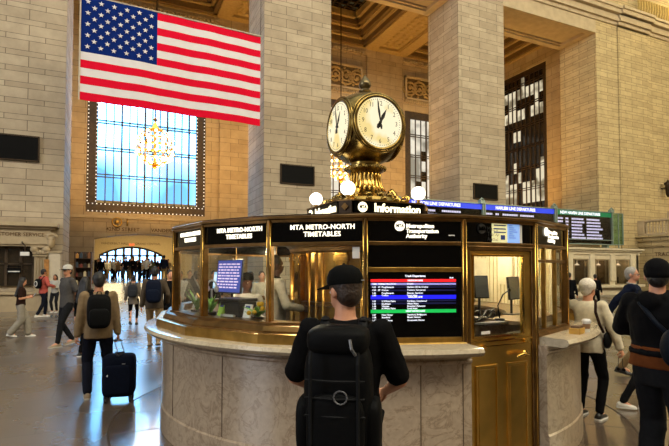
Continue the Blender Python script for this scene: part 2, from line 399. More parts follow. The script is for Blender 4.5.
# end walls of the gallery, the west one with its tall window
XE = 33.0
e0 = at_X(547, 150, XE).y; e1 = at_X(509, 150, XE).y; ez = at_X(547, 59.5, XE).z
g = G(); g.b2(XE, XE + 1, YB, e0, 0, ZC + 2).b2(XE, XE + 1, e1 + 1.2, YW + 1, 0, ZC + 2).b2(XE, XE + 1, e0, e1 + 1.2, ez, ZC + 2).b2(XE, XE + 1, e0, e1 + 1.2, 0, 4.5)
struct(g.build('wall_west', GALLERY_STONE))
struct(G().b2(-9, -8, YB, YW + 1, 0, ZC + 2).build('wall_east', GALLERY_STONE))
# pilaster strips on the back wall, moulding over the arch
g = G()
for (a, b) in PIERS[1:3]: g.b2(a + .1, b - .1, YW - .16, YW, 0, ZC)
g.b2(-8, 33, YW - .12, YW, ZC - .5, ZC)
g.b2(-8, 33, YW - .2, YW, ZC - .22, ZC)
struct(g.build('trim_5', GALLERY_STONE))
struct(G().b2(-3.2, 7.2, YW - .1, YW, WIN[0][2] - .42, WIN[0][2] - .22).build('trim_6', STONE_PLAIN))
# ceiling of the gallery: beams and deep stepped coffers with dark lattice skylights
def beam(x0, x1):
    g = G(); y0, y1 = YB, YW
    g.b2(x0, x1, y0, y1, ZC + .22, ZC + 2)
    g.b2(x0, x0 + .7, y0, y1, ZC, ZC + .22).b2(x1 - .7, x1, y0, y1, ZC, ZC + .22).b2(x0 + .7, x1 - .7, y0, y0 + .8, ZC, ZC + .22).b2(x0 + .7, x1 - .7, y1 - .8, y1, ZC, ZC + .22)
    g.b2(x0 + .7, x0 + .82, y0 + .8, y1 - .8, ZC + .08, ZC + .22).b2(x1 - .82, x1 - .7, y0 + .8, y1 - .8, ZC + .08, ZC + .22)
    for k in range(14):                    # rosettes in the sunk panel
        for q in range(3):
            g.sph((x0 + 1.2 + q * (x1 - x0 - 2.4) / 2, y0 + 1.2 + k * (y1 - y0 - 2.4) / 13, ZC + .2), (.2, .2, .09), 8, 6)
    return struct(g.build('ceiling_beam', COFFER))
def coffer(x0, x1):
    g = G(); gd = G(); y0, y1 = YB, YW
    for k in range(7):
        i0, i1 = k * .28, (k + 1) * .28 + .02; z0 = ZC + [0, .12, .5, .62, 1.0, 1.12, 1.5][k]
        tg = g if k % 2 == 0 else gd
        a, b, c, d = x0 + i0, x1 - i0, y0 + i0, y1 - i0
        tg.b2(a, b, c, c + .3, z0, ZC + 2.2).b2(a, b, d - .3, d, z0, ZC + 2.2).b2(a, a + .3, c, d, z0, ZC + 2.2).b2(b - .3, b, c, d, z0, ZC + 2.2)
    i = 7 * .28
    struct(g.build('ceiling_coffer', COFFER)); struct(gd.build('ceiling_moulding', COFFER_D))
    struct(G().b2(x0, x1, y0, y1, ZC + 2.2, ZC + 2.4).build('ceiling_panel', BLACK))
    g = G(); X0, X1, Y0, Y1 = x0 + i, x1 - i, y0 + i, y1 - i
    nx, ny = 9, 9
    for k in range(nx + 1): xx = X0 + (X1 - X0) * k / nx; g.b2(xx - .05, xx + .05, Y0, Y1, ZC + 2.0, ZC + 2.1)
    for k in range(ny + 1): yy = Y0 + (Y1 - Y0) * k / ny; g.b2(X0, X1, yy - .05, yy + .05, ZC + 2.0, ZC + 2.1)
    struct(g.build('ceiling_lattice', BRONZE_W))
    g = G()
    for u in range(nx):
        for v in range(ny):
            if (u + v) % 2 == 0 and random.random() < .8:
                g.b2(X0 + (X1 - X0) * (u + .2) / nx, X0 + (X1 - X0) * (u + .8) / nx, Y0 + (Y1 - Y0) * (v + .2) / ny, Y0 + (Y1 - Y0) * (v + .8) / ny, ZC + 2.11, ZC + 2.14)
    struct(g.build('ceiling_skylight', mat('skylight_glass', '3c4c58', .3)))
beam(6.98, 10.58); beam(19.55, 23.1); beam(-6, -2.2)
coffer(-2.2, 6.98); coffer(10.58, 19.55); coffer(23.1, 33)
# dentil cornice under the coffers on the back wall
g = G()
for (a, b) in BAYS:
    k = a
    while k < b - .2: g.b2(k, k + .14, YW - .3, YW - .1, ZC - .4, ZC - .22); k += .28
struct(g.build('trim_7', STONE_PLAIN))

# rest of the concourse behind the camera
struct(G().b2(-46, 46, -14.3, -14, 0, 36).build('wall_north', STONE))
struct(G().b2(-46.3, -46, -14, YB, 0, 36).build('wall_east', STONE))
struct(G().b2(45.7, 46, -14, YB, 0, 36).build('wall_west', STONE_SMALL))
struct(G().b2(-46, 46, YP, YP + .3, 24, 36).build('wall_south', STONE))
struct(G().b2(-46, 46, -14, YB, 35.7, 36).build('ceiling', mat('turquoise_ceiling', '5d8a80', .8)))

# ---- carved friezes above the gallery windows
def frieze(x0, x1, z0, z1):
    f = G().b2(x0, x1, YW - .06, YW, z0, z1).build('carved_frieze', mat('frieze_ground', '6e5836', .8))
    g = G(); w = .16
    g.b2(x0, x1, YW - .22, YW, z1 - w, z1).b2(x0, x1, YW - .22, YW, z0, z0 + w).b2(x0, x0 + w, YW - .22, YW, z0, z1).b2(x1 - w, x1, YW - .22, YW, z0, z1)
    g.build('frame', STONE_PLAIN, f)
    g = G(); cz = (z0 + z1) / 2; h = (z1 - z0) / 2 - .3; nn = int((x1 - x0) / (h * 1.35))
    for k in range(nn):
        cx = x0 + (k + .5) * (x1 - x0) / nn; sg = 1 if k % 2 else -1
        pts = []
        for j in range(30):
            a = j / 29 * 4.2 * PI; rr = h * (1 - j / 34)
            pts.append((cx + rr * cos(a) * sg, YW - .12, cz + rr * sin(a) * sg))
        g.tube(pts, [.10 * (1 - j / 45) for j in range(30)], 6)
        for q in range(9):
            a = q * PI / 4.5 + k; g.sph((cx + h * (.6 + .4 * (q % 2)) * cos(a), YW - .1, cz + h * (.6 + .4 * (q % 2)) * sin(a)), (.13, .12, .10), 8, 6)
        g.sph((cx, YW - .14, cz), .16, 8, 6)
    g.build('scrollwork', COFFER, f)
    g = G(); k = x0
    while k < x1 - .1: g.b2(k, k + .12, YW - .2, YW, z0 - .3, z0 - .06); k += .22
    g.build('dentils', STONE_PLAIN, f)
    return f
fr1 = frieze(10.95, 19.1, 16.9, 19.0); tag(fr1, 'carved scrollwork frieze high on the gallery wall behind the clock finial', 'frieze')
fr2 = frieze(23.4, 31.6, 16.9, 19.0); tag(fr2, 'carved scrollwork frieze beside the third stone pier, above a narrow window strip', 'frieze')

# ---- gallery windows: bronze studded frame, mullions, catwalk bars, panes
SKYPANE = glass_mat('window_glass', (0.92, 0.96, 1.0), 0.5)
STUD = glow('stud_gap_daylight', 'e8ecf2', .8)  # self-lit blocks stand in for daylight through the perforated border
def gallery_window(idx, x0, x1, z0, z1, ncol, rowh, pane, bw=.66, lit_studs=True, M=None):
    # drawn in the XZ plane at y=0, moved by M
    M = M or Matrix.Translation((0, YW + .25, 0))
    root = struct(thing('window_%d' % idx, None, None)); del root['kind']; root['kind'] = 'structure'
    g = G(); w = bw
    g.b2(x0, x1, -.12, .12, z0, z0 + w, M).b2(x0, x1, -.12, .12, z1 - w, z1, M).b2(x0, x0 + w, -.12, .12, z0 + w, z1 - w, M).b2(x1 - w, x1, -.12, .12, z0 + w, z1 - w, M)
    struct(g.build('window_frame', BRONZE_W, root))
    g = G(); 
    for k in range(1, ncol):
        x = x0 + w + (x1 - x0 - 2 * w) * k / ncol; t = .035 if k % 3 else .06
        g.b2(x - t, x + t, -.08, .08, z0 + w, z1 - w, M)
    z = z0 + w + rowh
    while z < z1 - w - .3:
        g.b2(x0 + w, x1 - w, -.14, .14, z - .10, z - .05, M).b2(x0 + w, x1 - w, -.14, .14, z + .08, z + .13, M); z += rowh
    struct(g.build('window_mullion', BRONZE_W, root))
    if lit_studs:
        g = G(); s = .26
        def stud(x, z): g.b2(x - .035, x + .035, -.135, -.11, z - .035, z + .035, M)
        x = x0 + .15
        while x < x1 - .1:
            for zz in (z0 + .08, z0 + w - .08): stud(x, zz)
            x += s
        z = z0 + w + .1
        while z < z1 - w:
            for xx in (x0 + .08, x0 + w - .06, x1 - .08, x1 - w + .06): stud(xx, z)
            z += s
        struct(g.build('window_gap_glow', STUD, root))
    if not isinstance(pane, tuple):
        struct(G().b2(x0 + w, x1 - w, .02, .035, z0 + w, z1 - w, M).build('window_glass', pane, root)); return root
    lit, dark, pattern = pane; gl_, gd_ = G(), G(); rnd = random.Random(idx); z = z1 - w; r_ = 0
    while z > z0 + w + .05:
        zb = max(z0 + w, z - rowh / 2)
        for k in range(ncol):
            a = x0 + w + (x1 - x0 - 2 * w) * k / ncol; b = x0 + w + (x1 - x0 - 2 * w) * (k + 1) / ncol
            (gl_ if rnd.random() < pattern[min(r_, len(pattern) - 1)] else gd_).b2(a, b, .02, .035, zb, z, M)
        z = zb; r_ += 1
    struct(gl_.build('window_glass_lit', lit, root)); struct(gd_.build('window_glass_dark', dark, root))
    return root
gallery_window(1, *WIN[0], 13, 1.87, SKYPANE)
def lit_pane(name, c1, c2, st, sc, thr=.5):
    m, n, l, p = new_mat(name)
    t = n.new('ShaderNodeTexCoord'); z = n.new('ShaderNodeTexNoise'); z.inputs['Scale'].default_value = sc; l.new(t.outputs['Object'], z.inputs['Vector'])
    r = n.new('ShaderNodeValToRGB'); r.color_ramp.elements[0].position = thr - .06; r.color_ramp.elements[1].position = thr + .06
    r.color_ramp.elements[0].color = lin(c1); r.color_ramp.elements[1].color = lin(c2)
    l.new(z.outputs['Fac'], r.inputs['Fac']); l.new(r.outputs['Color'], p.inputs['Emission Color']); p.inputs['Emission Strength'].default_value = st
    p.inputs['Base Color'].default_value = (.02, .02, .02, 1); p.inputs['Roughness'].default_value = .2
    return m
LIT = lit_pane('lit_frosted_glass', '8f8a7c', 'ece4d0', 1.0, .5, .45)
DARKPANE = mat('dark_window_glass', '1a1612', .15, var=.3, coat=.5)
PAT = (.9, .95, 1, .9, .85, .95, .9, .95, .9)
gallery_window(2, *WIN[1], 11, 1.87, (LIT, DARKPANE, PAT), lit_studs=False)
gallery_window(3, *WIN[2], 11, 1.87, (LIT, DARKPANE, PAT), lit_studs=False)
LIT2 = lit_pane('half_lit_glass', '7f735a', 'e6d9b8', 1.0, .8, .45)
Mw = Matrix.Translation((XE + .25, 0, 0)) @ Matrix.Rotation(-PI / 2, 4, 'Z')
gallery_window(4, -(e1 + 1.2), -e0, 4.5, ez, 9, 1.9, (LIT2, DARKPANE, (.1, .95, .5, .9, .15, .05, .05, .0, .05, .6, .85, .7, .1, .1, .1)), bw=.45, lit_studs=False, M=Mw)

# ---- street passage beyond the arch
PY = 47.5
PW = mat('passage_plaster', 'c2a878', .7, var=.06)
struct(G().b2(-4.5, -3.5, YW + 1, PY, 0, 6.4).b2(8.5, 9.5, YW + 1, PY, 0, 6.4).build('wall_passage', PW))
struct(G().b2(-4.5, 9.5, YW + 1, PY + 1, 6.2, 6.5).build('ceiling', PW))
bx0, bx1 = at_Y(99, 250, PY).x, at_Y(163, 250, PY).x; bh = at_Y(131, 246.5, PY).z; bc = (bx0 + bx1) / 2
g = G(); g.b2(-4.5, bx0, PY, PY + .6, 0, 6.4).b2(bx1, 9.5, PY, PY + .6, 0, 6.4); N = 16
for k in range(N):
    x0 = bx0 + (bx1 - bx0) * k / N; x1 = bx0 + (bx1 - bx0) * (k + 1) / N
    zz = lambda x: bh - .75 * ((x - bc) / ((bx1 - bx0) / 2)) ** 2
    g.rings([[Vector((x0, y, zz(x0))), Vector((x1, y, zz(x1))), Vector((x1, y, 6.4)), Vector((x0, y, 6.4))] for y in (PY, PY + .6)])
struct(g.build('wall_back', PW))
d = struct(thing('door_1', None, None))
g = G(); nd = 8
for k in range(nd + 1):
    x = bx0 + (bx1 - bx0) * k / nd; g.b2(x - .12, x + .12, PY + .2, PY + .35, RZ, bh - .75 * ((x - bc) / ((bx1 - bx0) / 2)) ** 2)
g.b2(bx0, bx1, PY + .2, PY + .35, RZ + 2.0, RZ + 2.15)
pts = [(bx0 + (bx1 - bx0) * k / 20, PY + .25, bh - .08 - .75 * (k / 10 - 1) ** 2) for k in range(21)]
g.tube(pts, .1, 6)
struct(g.build('door_frame', BRONZE_W, d))
DAY = lit_pane('street_glow', '4f86b4', '8cc6ff', 9.0, .9, .36)
struct(G().b2(bx0, bx1, PY + .4, PY + .43, RZ, bh).build('door_glass', DAY, d))
text('door_lettering', 'EXIT', .22, glow('exit_red', 'ff5030', 2), d, Matrix.Translation((bc, PY - .04, bh + .16)))
INK = mat('dark_lettering', '5b4020', .8)  # plain dark brown for the wall lettering
struct(text('trim_8', '42ND STREET', .35, INK, None, Matrix.Translation(at_Y(123, 229.5, YW - .02)), bold=.01))
struct(text('trim_9', 'VANDERBILT HALL', .35, INK, None, Matrix.Translation(at_Y(173, 231, YW - .02)), bold=.01))
struct(text('trim_10', 'VANDERBILT HALL', .27, INK, None, Matrix.Translation(at_Y(115, 243.5, PY - .02))))
struct(text('trim_11', 'GRAND CENTRAL', .27, INK, None, Matrix.Translation(at_Y(148, 244, PY - .02))))
em = at_Y(117, 222, YW - .1)
g = G(); g.tube([(em.x + .3 * cos(a * PI / 8), em.y, em.z + .3 * sin(a * PI / 8)) for a in range(16)], .05, 6, closed=True).sph((em.x, em.y, em.z), (.15, .05, .15), 10, 8).box((em.x + .65, em.y, em.z), (.1, .05, .5))
tag(g.build('wall_emblem', BRASS, smooth=True), 'small gilt round emblem on the wall above the passage arch', 'emblem')

# ---- black plaques on the piers
def plaque(x0, y0, x1, y1, label):
    a = at_Y(x0, y0, YP); b = at_Y(x1, y1, YP)
    o = G().b2(a.x, b.x, YP - .08, YP, b.z, a.z).build('wall_plaque', BLACK, bevel=.02)
    w = .05; G().b2(a.x, b.x, YP - .1, YP, b.z, b.z + w).b2(a.x, b.x, YP - .1, YP, a.z - w, a.z).b2(a.x, a.x + w, YP - .1, YP, b.z, a.z).b2(b.x - w, b.x, YP - .1, YP, b.z, a.z).build('frame', BRONZE, o)
    return tag(o, label, 'plaque', 'black plaques on the stone piers')
plaque(-14, 132, 39.5, 162.5, 'black rectangular plaque on the leftmost stone pier beside the flag')
plaque(280, 163.7, 314, 186, 'black rectangular plaque on the stone pier left of the clock')
plaque(473, 183, 497, 200.5, 'small black plaque low on the stone pier right of the clock')
# ------------------------------------------------------------------ information booth
BA = -(YAW + R(3.65))
booth = thing('information_booth', 'round marble and brass information booth with black header signs', 'booth', (CX, CY, 0), BA)
BM = Matrix.Translation((CX, CY, 0)) @ Matrix.Rotation(BA, 4, 'Z')
def P(phi, r, z): a = R(phi); return Vector((r * sin(a), -r * cos(a), z))
def arc(prof, p0, p1, n):      # closed profile [(r,z)] swept between two angles
    return [[P(p0 + (p1 - p0) * j / n, r, z) for r, z in prof] for j in range(n + 1)]
def facet(k):                  # frame of the panel between post k and k+1: x along the panel, -y outward
    c = (P(20 * k, 2.4, 0) + P(20 * k + 20, 2.4, 0)) / 2; a = R(20 * k + 10)
    return Matrix.Translation(c) @ Matrix.Rotation(a, 4, 'Z')
FW = 2 * 2.4 * sin(R(10))      # panel width .833
D0, D1 = 40, 380               # everything but the door gap (20..40 deg)
# marble wall, plinth, panel joints, counter slab
booth_base = G().rings(arc([(2.30, .26), (2.52, .26), (2.52, .97), (2.535, .985), (2.535, 1.0), (2.52, 1.01), (2.52, 1.05), (2.30, 1.05)], D0, D1, 100)).build('marble_wall', MARBLE, booth, True, autosm=35)
G().rings(arc([(2.28, 0), (2.535, 0), (2.535, .25), (2.525, .262), (2.28, .262)], D0, D1, 100)).build('plinth', MARBLE, booth, True, autosm=35)
SEAM = mat('stone_joint', '5e4d3c', .8)
for ph in list(range(70, 371, 20)) + [378.2]:
    g = G(); g.rings([[P(ph - .08, r, z) for r, z in ((2.50, .27), (2.5235, .27), (2.5235, .98), (2.50, .98))], [P(ph + .08, r, z) for r, z in ((2.50, .27), (2.5235, .27), (2.5235, .98), (2.50, .98))]])
    g.build('joint_seam', SEAM, booth)
G().rings(arc([(2.1, 1.05), (2.66, 1.05), (2.70, 1.065), (2.715, 1.09), (2.70, 1.12), (2.68, 1.125), (2.1, 1.125)], D0 + .5, D1, 120)).build('countertop', COUNTER, booth, True, autosm=40)
# stepped bronze skirting on the counter
def poly_ring(prof, ks):       # profile swept along the facets (mitred)
    rs = []
    for k in ks: rs.append([P(20 * k, r / cos(R(10)) * cos(R(10)), z) for r, z in prof])
    return rs
KS = list(range(2, 20))
KL = list(range(4, 19))
G().rings(poly_ring([(2.30, 1.125), (2.60, 1.125), (2.60, 1.205), (2.585, 1.21), (2.30, 1.21)], KL)).build('lower_skirting', BRASS, booth)
G().rings(poly_ring([(2.32, 1.21), (2.53, 1.21), (2.53, 1.225), (2.50, 1.26), (2.46, 1.275), (2.46, 1.29), (2.32, 1.29)], KL)).build('upper_skirting', BRASS_OLD, booth)
G().rings(poly_ring([(2.34, 1.125), (2.46, 1.125), (2.45, 1.16), (2.42, 1.17), (2.42, 1.18), (2.34, 1.18)], [2, 3, 4])).build('slim_skirting', BRASS_OLD, booth)
G().rings(poly_ring([(2.34, 1.125), (2.46, 1.125), (2.45, 1.135), (2.42, 1.14), (2.34, 1.14)], [18, 19])).build('slim_skirting', BRASS, booth)
# posts
for k in range(18):
    ph = 20 * k; m = Matrix.Translation(P(ph, 2.4, 0)) @ Matrix.Rotation(R(ph), 4, 'Z'); z0 = 0 if k in (1, 2) else 1.12 if k in (0, 3) else 1.28
    g = G(); g.b2(-.022, .022, -.03, .03, z0, 2.16, m).b2(-.012, .012, -.042, .0, z0, 2.16, m)
    o = g.build('post', BRASS_OLD, booth, bevel=.006)
    G().tube([m @ Vector((-.017, -.034, z0)), m @ Vector((-.017, -.034, 2.16))], .005, 8).tube([m @ Vector((.017, -.034, z0)), m @ Vector((.017, -.034, 2.16))], .005, 8).build('beading', BRASS_SHINE, o, True)
# roof with moulded bronze cornice, flat bronze ceiling
KA = list(range(0, 18))
def ringpoly(prof): return [[P(20 * k, r, z) for r, z in prof] for k in KA]
G().rings(ringpoly([(2.30, 2.15), (2.43, 2.15), (2.43, 2.165), (2.455, 2.172), (2.455, 2.19), (2.43, 2.2), (2.30, 2.2)]), closed=True).build('cornice', BRASS_OLD, booth)
G().prism([P(20 * k, 2.425, 0) for k in range(18)], 2.198, 2.208).prism([P(20 * k, 2.0, 0) for k in range(18)], 2.205, 2.215).build('roof', BRONZE, booth)
G().prism([P(20 * k, 2.36, 0) for k in range(18)], 2.12, 2.16).build('soffit', mat('cream_soffit', 'b9a684', .6), booth)
LETTER = glow('lit_white_lettering', 'fff6de', 1.7)
LETTER_Y = glow('lit_cream_lettering', 'fff0c8', 2.2)
DIM = mat('unlit_lettering', '1c1c1d', .5)
SHADE = mat('bronze_rail', '7a5a30', .35, .95, var=.35, scale=9)
DOORB = mat('door_brass', 'dbb562', 0.30, 1.0, var=0.15, scale=4, bump=0.02)
def roundel(parent, m, x, z, r, col, dark, word=True):
    g = G(); g.tube([m @ Vector((x, -.002, z)), m @ Vector((x, -.012, z))], r, 24); o = g.build('emblem', col, parent)
    if word: text('emblem_lettering', 'MTA', r * .95, dark, o, m @ Matrix.Translation((x, -.016, z)), bold=.03, sx=.8)
for k in range(-9, 9):
    m = facet(k); hw = FW / 2 - .02; vis = k in (-4, -3, -2, -1, 0, 1, 2, 3)
    sg = G().b2(-hw, hw, -.012, .03, 1.97, 2.15, m).build('header_sign', GLOSSBLACK, booth)
    g = G(); z = 1.955                 # rails above and below the header
    g.b2(-hw, hw, -.03, .03, z - .016, z + .016, m).b2(-hw, hw, -.03, .02, 2.14, 2.152, m)
    g.build('header_rail', BRASS_OLD, booth, bevel=.004)
    M2 = m @ Matrix.Translation((0, -.016, 0))
    if k in (-3, -2, -1, -4):
        dx = .05
        text('lettering', 'MTA METRO-NORTH', .058, LETTER, sg, M2 @ Matrix.Translation((dx, 0, 2.095)), bold=.012, space=1.04)
        text('lettering', 'TIMETABLES', .058, LETTER, sg, M2 @ Matrix.Translation((dx, 0, 2.035)), bold=.012, space=1.04)
    if k in (0, 2, 3):
        roundel(sg, m @ Matrix.Translation((0, -.013, 0)), -.13, 2.1, .042, LETTER, GLOSSBLACK, k == 0)
        for q, wd in enumerate(('Metropolitan', 'Transportation', 'Authority')):
            text('lettering', wd, .048, LETTER, sg, M2 @ Matrix.Translation((-.075, 0, 2.1 - .042 * q)), bold=.012, align='LEFT', sx=.95)
        if k == 0: G().b2(.29, .345, -.014, -.012, 2.02, 2.03, m).build('small_plate', WHITE, sg)
    if k == 1:
        roundel(sg, m @ Matrix.Translation((0, -.013, 0)), -.22, 2.09, .045, DIM, GLOSSBLACK)
        for q, wd in enumerate(('Metro', 'Transp', 'Autho')):
            text('lettering', wd, .05, DIM, sg, M2 @ Matrix.Translation((-.155, 0, 2.09 - .045 * q)), align='LEFT')
        G().b2(-.10, .08, -.02, -.014, 1.975, 2.155, m).build('yellow_notice', glow('backlit_yellow', 'd6d09a', .75), sg)
        G().b2(.08, .23, -.02, -.014, 1.975, 2.155, m).build('blue_notice', glow('backlit_blue', '7fa4e2', .8), sg)
        G().b2(.23, .26, -.02, -.014, 1.975, 2.155, m).build('white_strip', WHITE, sg)
        g = G()
        for q in range(3): g.b2(-.08, .06, -.023, -.02, 2.12 - .03 * q, 2.13 - .03 * q, m)
        g.b2(0, .05, -.023, -.02, 2.0, 2.04, m)
        for q in range(7): g.b2(.10, .10 + .02 * (2 + (q * 5) % 4), -.023, -.02, 2.125 - .018 * q, 2.129 - .018 * q, m)
        g.build('print', mat('blue_print', '30468c', .5), sg)
    # glazing or board below the header
    if k == 1: continue
    if k == 0:
        G().b2(-hw, hw, -.012, .02, 1.757, 1.94, m).build('black_panel', GLOSSBLACK, booth)
        G().b2(-hw, hw, -.035, .03, 1.717, 1.757, m).build('brass_rail', BRASS, booth, bevel=.004)
        dp = G().b2(-hw, hw, -.015, .05, 1.175, 1.717, m).build('departure_screen', GLOSSBLACK, booth)
        sc = dp
        RED, BLU, GRN = glow('screen_red', 'ee1c24', 1.0), glow('screen_blue', '1a1af0', 1.0), glow('screen_green', '12a84a', .9)
        TXT = glow('screen_text', 'dfe6f5', .95); NAVY = glow('screen_navy', '0a0f38', .7); LAV = glow('screen_lavender', '8f8fd8', .6)
        w0, w1 = -.375, .35; y = -.019
        def bar(z, h, c, nm='screen_bar'): G().b2(w0, w1, -.018, -.015, z - h / 2, z + h / 2, m).build(nm, c, sc)
        zz = lambda py: 1.717 - (py - 272) * .0083
        bar(zz(280.5), .022, RED); bar(zz(284), .016, LAV); bar(zz(297), .032, BLU); bar(zz(311), .028, GRN)
        for a in (287, 290.3, 300.5, 303.3): bar(zz(a), .013, NAVY)
        MT = lambda x, py, dy=-.0195: m @ Matrix.Translation((x, dy, zz(py)))
        text('screen_heading', 'Track Departures', .024, TXT, sc, MT(.0, 276), bold=.02)
        text('screen_heading', 'HUDSON LINE', .02, TXT, sc, MT(.0, 280.5), bold=.02)
        text('screen_heading', 'HARLEM LINE', .02, TXT, sc, MT(.0, 297), bold=.02)
        text('screen_heading', 'NEW HAVEN LINE', .02, TXT, sc, MT(.0, 311), bold=.02)
        text('screen_heading', '12:59', .016, TXT, sc, MT(.31, 278))
        rows = [(284, 'TIME', 'TRK', 'DESTINATION', 'STOPS'), (287, '1:02', '33', 'Poughkeepsie', 'Harlem-125 St, Croton'), (290, '1:20', '29', 'Croton', 'Yonkers, Tarrytown'), (293, '1:43', '', 'Poughkeepsie', 'Beacon, Garrison'),
                (295.2, '1:50', '', 'Croton', 'Local stops'), (301, '1:05', '', 'N White Plains', 'Fordham, Crestwood'), (303.6, '1:25', '', 'Southeast', 'White Plains'), (306, '1:30', '', 'Wassaic', 'Brewster, Patterson'),
                (308.2, '1:55', '', 'N White Plains', 'Local stops'), (314.5, '1:07', '', 'New Haven', 'Stamford, Bridgeport'), (317, '1:34', '', 'Stamford', 'Mount Vernon'), (320, '1:37', '', 'New Haven', 'Greenwich, Darien')]
        for (py, a, b, c, d) in rows:
            for x, s_ in ((-.365, a), (-.315, b), (-.285, c), (-.07, d)):
                if s_: text('screen_row', s_, .019, TXT, sc, MT(x, py, -.0205), align='LEFT', bold=.02, ext=.001)
        G().b2(-hw, hw, -.04, .03, 1.13, 1.178, m).build('brass_rail', BRASS, booth, bevel=.004)
        G().b2(-hw, hw, .05, .06, 1.13, 1.94, m).build('screen_back', BRONZE, booth)
    else:
        G().b2(-hw, hw, .0, .006, 1.17 if k in (2, 3) else 1.28, 1.945, m).build('glass_pane', GLASS, booth)
    if k in (2, 3):
        for x in (-.17, .12): G().b2(x - .014, x + .014, -.02, .02, 1.17, 1.94, m).build('mullion', BRASS, booth, bevel=.004)
        G().b2(-hw, hw, -.02, .02, 1.80, 1.83, m).build('transom', BRASS_OLD, booth, bevel=.004)
    if k == -1:
        G().b2(.335, .375, -.01, -.004, 1.97, 2.13, m).build('sticker_strip', mat('notice_print', 'b9b48c', .5, var=.4, scale=30), booth)
        G().b2(.31, .37, -.01, -.004, 1.83, 1.925, m).build('paper_notice', WHITE, booth)

# door in its bronze frame
m = facet(1); hw = FW / 2 - .02
door = G().b2(-hw + .035, hw - .035, -.02, .025, .05, 1.155, m).b2(-hw + .035, -hw + .065, -.02, .025, 1.15, 1.90, m).b2(hw - .13, hw - .035, -.02, .025, 1.15, 1.90, m).b2(-hw + .035, hw - .035, -.02, .025, 1.865, 1.90, m).build('door', DOORB, booth, bevel=.004)
g = G().b2(-hw - .01, -hw + .035, -.035, .03, 0, 1.94, m).b2(hw - .035, hw + .01, -.035, .03, 0, 1.94, m).b2(-hw, hw, -.035, .03, 1.90, 1.94, m)
g.build('door_frame', BRASS_OLD, booth, bevel=.005)
G().b2(-hw + .065, hw - .13, 0, .006, 1.15, 1.87, m).build('window', GLASS, door)
g = G()                        # mouldings of the glazed light
for a, b, c, d in ((-hw + .065, -hw + .08, 1.15, 1.865), (hw - .145, hw - .13, 1.15, 1.865)): g.b2(a, b, -.03, -.015, c, d, m)
g.b2(-hw + .065, hw - .13, -.03, -.015, 1.85, 1.865, m).b2(-hw + .065, hw - .13, -.032, -.015, 1.15, 1.17, m).b2(-hw + .035, hw - .035, -.03, -.018, 1.115, 1.13, m).b2(-hw + .035, hw - .035, -.026, -.018, 1.075, 1.083, m)
g.build('moulding', BRASS_SHINE, door)
for x0, x1 in ((-.31, -.06), (.05, .30)):
    g = G()
    for a, b, c, d in ((x0, x0 + .018, .12, .92), (x1 - .018, x1, .12, .92), (x0, x1, .12, .138), (x0, x1, .902, .92)): g.b2(a, b, -.036, -.015, c, d, m)
    g.b2(x0 + .035, x1 - .035, -.028, -.015, .155, .885, m)
    g.build('sunk_panel', DOORB, door, bevel=.003)
g = G().tube([m @ Vector((-.22, -.02, 1.07)), m @ Vector((-.22, -.045, 1.07))], .027, 16).tube([m @ Vector((-.22, -.045, 1.07)), m @ Vector((-.22, -.055, 1.07))], .014, 12)
g.build('lock', BRASS_SHINE, door, True, autosm=30)
G().tube([m @ Vector((.27, -.02, 1.10)), m @ Vector((.27, -.045, 1.10))], .02, 14).build('lock', BRASS_SHINE, door, True, autosm=30)
g = G().tube([m @ Vector((.27, -.02, .985)), m @ Vector((.27, -.03, .985))], .03, 16).tube([m @ Vector((.27, -.02, .985)), m @ Vector((.27, -.07, .985)), m @ Vector((.25, -.08, .987)), m @ Vector((.2, -.08, .995)), m @ Vector((.15, -.078, .985)), m @ Vector((.12, -.075, .97))], [.014, .013, .014, .015, .013, .010], 10)
g.build('handle', BRASS_SHINE, door, True)
G().b2(-hw, hw, -.03, .1, 0, .03, m).build('threshold', BRASS_OLD, booth)
G().b2(-.22, -.12, -.004, -.001, 1.18, 1.205, m).build('sticker', WHITE, door)

# inner floor, desk ring, staircase drum of brass pilasters
G().prism([P(20 * k, 2.25, 0) for k in range(18)], 0.0, .04).build('inner_floor', BRONZE, booth)
G().rings(arc([(1.75, 1.18), (2.34, 1.18), (2.34, 1.22), (1.75, 1.22)], 46, 374, 60)).build('inner_desk', mat('desk_top', '8d7a5e', .4), booth)
G().rings(arc([(2.30, 1.22), (2.34, 1.22), (2.34, 1.28), (2.30, 1.28)], 42, 378, 60)).build('inner_lining', BRASS_OLD, booth)
g = G(); g.lathe([(.93, .04), (.93, 2.12)], 48); g.build('staircase_drum', BRASS, booth, True, autosm=30)
g = G(); g.lathe([(.93, 1.93), (.99, 1.95), (1.0, 1.99), (1.05, 2.03), (1.08, 2.07), (1.08, 2.11), (.93, 2.12)], 48, cap=False); g.lathe([(.93, 1.30), (.985, 1.31), (.985, 1.35), (.93, 1.36)], 48, cap=False)
g.build('drum_cornice', BRASS_OLD, booth, True, autosm=30)
for k in range(18):
    ph = k * 20 + 4; m = Matrix.Translation(P(ph, .95, 0)) @ Matrix.Rotation(R(ph), 4, 'Z')
    if k % 2:
        g = G().b2(-.075, .075, -.05, .02, .04, 1.93, m).b2(-.09, .09, -.07, .02, 1.83, 1.90, m)
        g.b2(-.05, .05, -.06, -.04, 1.38, 1.80, m); g.build('pilaster', BRASS_SHINE, booth, bevel=.006)
    else:
        g = G()
        for x in (-.11, 0, .11): g.tube([m @ Vector((x, -.02, .04)), m @ Vector((x, -.02, 1.93))], .018, 8)
        g.build('rod', BRASS, booth, True)
